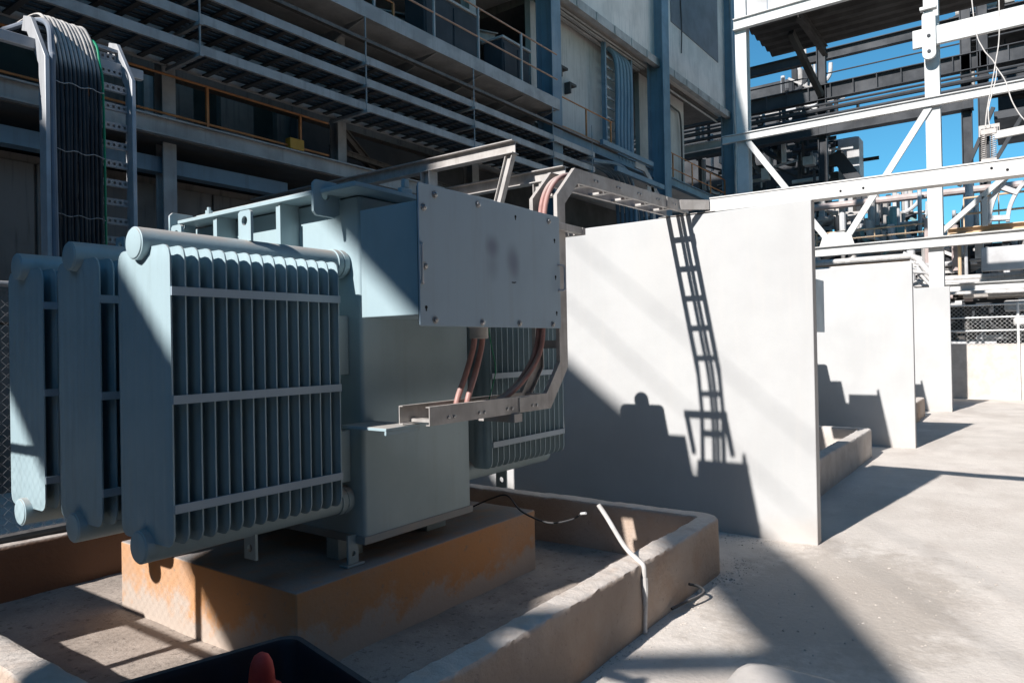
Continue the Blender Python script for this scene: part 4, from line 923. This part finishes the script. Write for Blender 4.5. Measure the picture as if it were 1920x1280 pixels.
# dark process machinery at the left of the gantry
random.seed(21)
def cluster(name, lab, cat, cx, cy, z0, z1, n, mat_list, ry=1.6, rx=1.5, group=None):
    t = thing(name, lab, cat, (cx, cy, 0), group)
    for i in range(n):
        x = cx + random.uniform(-rx, rx); y = cy + random.uniform(-ry, ry); z = random.uniform(z0, z1); mt = random.choice(mat_list); k_ = random.random(); b = MB()
        if k_ < .24: b.tube([(x, y, z), (x, y, z + random.uniform(.5, 1.9))], random.uniform(.03, .13), 8); nm = 'riser_pipe'
        elif k_ < .46: L = random.uniform(.6, 2.4); b.tube([(x, y - L / 2, z), (x, y + L / 2, z)], random.uniform(.03, .12), 8); nm = 'cross_pipe'
        elif k_ < .60:
            L = random.uniform(.3, .8) * random.choice((-1, 1)); l2 = abs(L); b.tube(spline([(x, y, z), (x, y + L * .4, z + l2 * .1), (x, y + L, z + l2 * .6), (x, y + L * 1.1, z + l2 * 1.4)], 4), random.uniform(.05, .14), 8); nm = 'elbow_pipe'
        elif k_ < .74: q = random.uniform(.08, .28); b.box((x - q, y - q, z), (x + q, y + q * .8, z + random.uniform(.2, .6))); nm = 'casing'
        elif k_ < .80: b.lathe([(.05, 0), (.16, .02), (.16, .10), (.09, .12), (.09, .3), (.14, .32), (.14, .4), (.05, .42)], (x, y, z), (0, random.choice((0, 1)), 1), 10); nm = 'valve'
        elif k_ < .90: b.ibeam((x, y - random.uniform(.5, 1.4), z), (x, y + random.uniform(.5, 1.4), z), .14, .1, .015); nm = 'ledge_beam'
        else: b.bar((x, y - .7, z), (x, y + .7, z + random.uniform(-1.2, 1.2)), .08, .1); nm = 'brace'
        b.build(nm, mt, t, bevel=.015 if nm == 'casing' else 0)
    return t
G_ = 'plant machinery beyond the frame'; DK = ['dark_shaded_steel', 'dark_shaded_steel', 'bldg_dark', 'deck_brown', 'bldg_grey_steel', 'far_white']; LT = ['far_white', 'pipe_white', 'bldg_grey_steel', 'bldg_wall_grey', 'deck_brown', 'dark_shaded_steel']
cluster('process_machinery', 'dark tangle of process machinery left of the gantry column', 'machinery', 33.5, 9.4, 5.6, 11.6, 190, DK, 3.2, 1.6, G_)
cluster('process_machinery', 'sunlit pale pipework seen through a gap under the roof deck', 'machinery', 35.2, 8.6, 12.0, 13.3, 70, ['far_white', 'pipe_white', 'bldg_grey_steel', 'dark_shaded_steel'], .8, .8, G_)
cluster('process_machinery', 'mixed grey and pale machinery low behind the V bracing', 'machinery', 31, 6.2, 4.2, 6.6, 170, LT, 2.6, 1.6, G_)
cluster('process_machinery', 'greenish and pale pump machinery left of the second white column', 'machinery', 29.6, 3.6, 4.6, 5.3, 70, ['equip_green', 'far_white', 'bldg_wall_grey', 'bldg_grey_steel', 'far_white', 'pipe_white'], 1.1, .8, G_)
cluster('process_machinery', 'rusty-grey low machinery behind the chain-link fence', 'machinery', 27.5, 1.0, 2.6, 4.2, 150, LT + ['pipe_pink', 'far_white'], 2.4, .8, G_)
cluster('process_machinery', 'dark machinery in the gap under the pipe rack by the fence', 'machinery', 29, -.2, .3, 3.0, 110, ['dark_shaded_steel', 'bldg_dark', 'far_white', 'deck_brown'], 2.4, 1.0, G_)
cluster('overhead_steel', 'dark overhead steel and pipes at the top right corner', 'steelwork', 33.5, -.6, 10.6, 15.5, 70, ['dark_shaded_steel', 'deck_brown', 'bldg_dark', 'dark_shaded_steel', 'bldg_grey_steel'], 2.4, 1.2, G_)
b = MB(); b.box((37, -9, 9.9), (37.4, .9, 15)); tag(b.build('far_hall', 'dark_shaded_steel', bevel=.03), 'dark far wall behind the platforms at the top right corner', 'building')
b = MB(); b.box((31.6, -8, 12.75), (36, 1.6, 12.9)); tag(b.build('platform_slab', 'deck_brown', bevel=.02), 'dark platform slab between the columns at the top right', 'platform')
b = MB(); b.box((31.6, -8, 9.55), (36, .9, 9.85)); tag(b.build('platform_slab', 'dark_shaded_steel', bevel=.02), 'lower dark platform slab behind the hanging wires', 'platform')
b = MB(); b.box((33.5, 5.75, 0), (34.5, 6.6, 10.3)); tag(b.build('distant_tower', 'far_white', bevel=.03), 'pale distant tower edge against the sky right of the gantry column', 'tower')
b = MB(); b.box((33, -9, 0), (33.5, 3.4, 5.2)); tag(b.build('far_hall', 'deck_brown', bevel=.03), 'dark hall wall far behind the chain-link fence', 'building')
b = MB(); b.box((36.8, 8.0, 0), (39, 18, 14.6)); tag(b.build('far_hall', 'dark_shaded_steel', bevel=.03), 'dark far block behind the tangle of machinery', 'building')
b = MB(); b.bar((33.0, 6.6, 9.6), (33.0, 3.9, 5.2), .5, .35, (1, 0, 0)); tag(b.build('conveyor_leg', 'dark_shaded_steel'), 'dark inclined conveyor leg descending right of the gantry column', 'conveyor')

# pipes and rails of the pipe rack
def pipe(lab, pts, r, mat, n=10, group='pipes of the pipe rack'):
    b = MB(); b.tube(pts, r, n); return tag(b.build('rack_pipe', mat), lab, 'pipe', group)
pipe('long pale pipe crossing behind the V bracing just under the wall-top beam', [(29.5, 9.5, 6.78), (29.5, -3, 6.68)], .13, 'pipe_pink')
pipe('thick white pipe with an elbow running along the rack top', spline([(26.2, 9, 4.25), (26.2, 3.6, 4.25), (26.2, 3.0, 4.22), (26.1, 2.7, 3.9), (26.0, 2.4, 3.5), (25.9, 1.9, 3.42), (25.9, -6, 3.42)], 5), .10, 'pipe_white')
pipe('thin white pipe below the thick one, bending down by the column', spline([(25.8, 9, 4.0), (25.8, 3.4, 4.0), (25.8, 2.95, 3.95), (25.7, 2.6, 3.5), (25.7, 2.2, 3.3), (25.6, -6, 3.3)], 5), .06, 'pipe_white')
pipe('lowest thin white pipe of the rack, bending by the column', spline([(25.2, 9, 3.85), (25.2, 3.3, 3.85), (25.2, 2.9, 3.8), (25.15, 2.6, 3.4), (25.1, 2.2, 3.18), (25.1, -6, 3.18)], 5), .05, 'pipe_white')
pipe('ochre pipe between the white pipes of the rack', [(26.4, 9, 4.42 - .3), (26.4, 3.1, 4.12)], .085, 'orange_beam')
for k_ in range(3):
    pipe(['slanting white pipe, upper of three by the second column', 'slanting white pipe, middle of three by the second column', 'slanting white pipe, lowest of three by the second column'][k_], spline([(24.6 - k_ * .1, 3.2 - k_ * .2, 3.75 - k_ * .08), (24.6, 2.75 - k_ * .18, 3.65 - k_ * .08), (24.5, 2.3 - k_ * .15, 3.12 - k_ * .06), (24.5, 1.8 - k_ * .15, 2.98 - k_ * .05), (24.5, -5, 2.98 - k_ * .05)], 5), .045, 'pipe_white')
beam_thing('rack_beam', 'pale rack beam running right just above the fence', (23.2, 2.2, 2.98), (23.2, -6, 2.98), .22, .2, 'frame_white', .02)
beam_thing('rack_beam', 'ochre edged platform beam right of the second white column', (26.0, 2.0, 4.88), (26.0, -8, 4.88), .2, .3, 'orange_beam', .03)
beam_thing('rack_beam', 'white platform beam under the ochre one', (25.9, 2.0, 4.6), (25.9, -8, 4.6), .26, .3, 'frame_white', .03)
handrail('yellow-orange handrail low behind the V bracing', (27.4, 9), (27.4, 2.7), 4.88, .55, (0, .15, .3, .45, .6, .75, .9, 1), 'orange_beam', rails=(1.0, .5), r=.03, group='handrails of the pipe rack')
handrail('orange handrail on the platform at the right edge', (26.6, 1.6), (26.6, -6), 4.98, 1.0, (0, .12, .24, .36), 'orange_beam', rails=(1.0, .5), r=.035, group='handrails of the pipe rack')
b = MB(); b.box((24.9, -6, 3.5), (25.0, 1.1, 4.2)); tag(b.build('duct_casing', 'far_white', bevel=.03), 'long pale duct casing under the platform at the right edge', 'duct')
b = MB(); b.box((24.0, -5, 1.9), (24.6, .35, 2.12)); tag(b.build('duct_casing', 'pipe_white', bevel=.05), 'pale curved casing seen through the fence', 'duct')
b = MB(); b.box((24.0, -5, 2.3), (24.7, .55, 2.6)); tag(b.build('duct_casing', 'pipe_white', bevel=.05), 'pale casing just above the fence top', 'duct')
# perforated arch rib at the right edge
ar = thing('arch_rib', 'pale perforated steel arch rib at the right edge above the platform', 'arch', (25.6, -.3, 4.98))
def ring_pt(r, th): return (-1.2 + r * math.cos(th), 4.98 + r * math.sin(th))
for (r0, r1) in ((2.05, 2.2), (1.6, 1.7)):
    b = MB(); P = [ring_pt(r0, R(a)) for a in range(0, 121, 6)] + [ring_pt(r1, R(a)) for a in range(120, -1, -6)]
    k_ = len(P); nq = k_ // 2; vs = [(25.5, *p) for p in P] + [(25.75, *p) for p in P]
    fs = [(i, i + 1, k_ - 2 - i, k_ - 1 - i) for i in range(nq - 1)] + [(k_ + i, k_ + k_ - 1 - i, k_ + k_ - 2 - i, k_ + i + 1) for i in range(nq - 1)] + [(i, (i + 1) % k_, k_ + (i + 1) % k_, k_ + i) for i in range(k_)]
    b.add(vs, fs); b.build('flange', 'far_white', ar)
for a in (4, 30, 56, 82, 108):
    p = ring_pt(1.6, R(a)); q = ring_pt(2.1, R(a)); b = MB(); b.bar((25.62, *p), (25.62, *q), .3, .14); b.build('web', 'far_white', ar)
for (a, c) in (((25.4, 2.2, 4.75), (25.4, .35, 6.4)), ((25.4, 1.0, 4.9), (25.4, 1.0, 5.75))):
    b = MB(); b.bar(a, c, .14, .22, (1, 0, 0)); b.build('strut', 'frame_white', ar)
for (y, z0, z1) in ((1.72, 2.9, 4.6), (1.55, 2.9, 4.5), (.55, 2.9, 4.4), (.48, 2.9, 4.4)):
    b = MB(); b.tube([(26.3, y, z0), (26.3, y, z1)], .05, 7)
    tag(b.build('riser_pipe', 'orange_beam' if y > 1.7 else 'far_white'), {1.72: 'ochre upright pipe right of the second white column', 1.55: 'white upright pipe beside the ochre one', .55: 'white upright pipe under the platform, left of its twin', .48: 'white upright pipe under the platform, right of its twin'}[y], 'pipe')
b = MB(); b.lathe([(.22, 0), (.26, .05), (.26, .9), (.2, 1.1), (.12, 1.3), (.12, 1.8)], (28.5, 1.55, 4.95), (0, 0, 1), 16); tag(b.build('vent_stack', 'far_white'), 'pale round vent stack right of the second white column', 'stack')
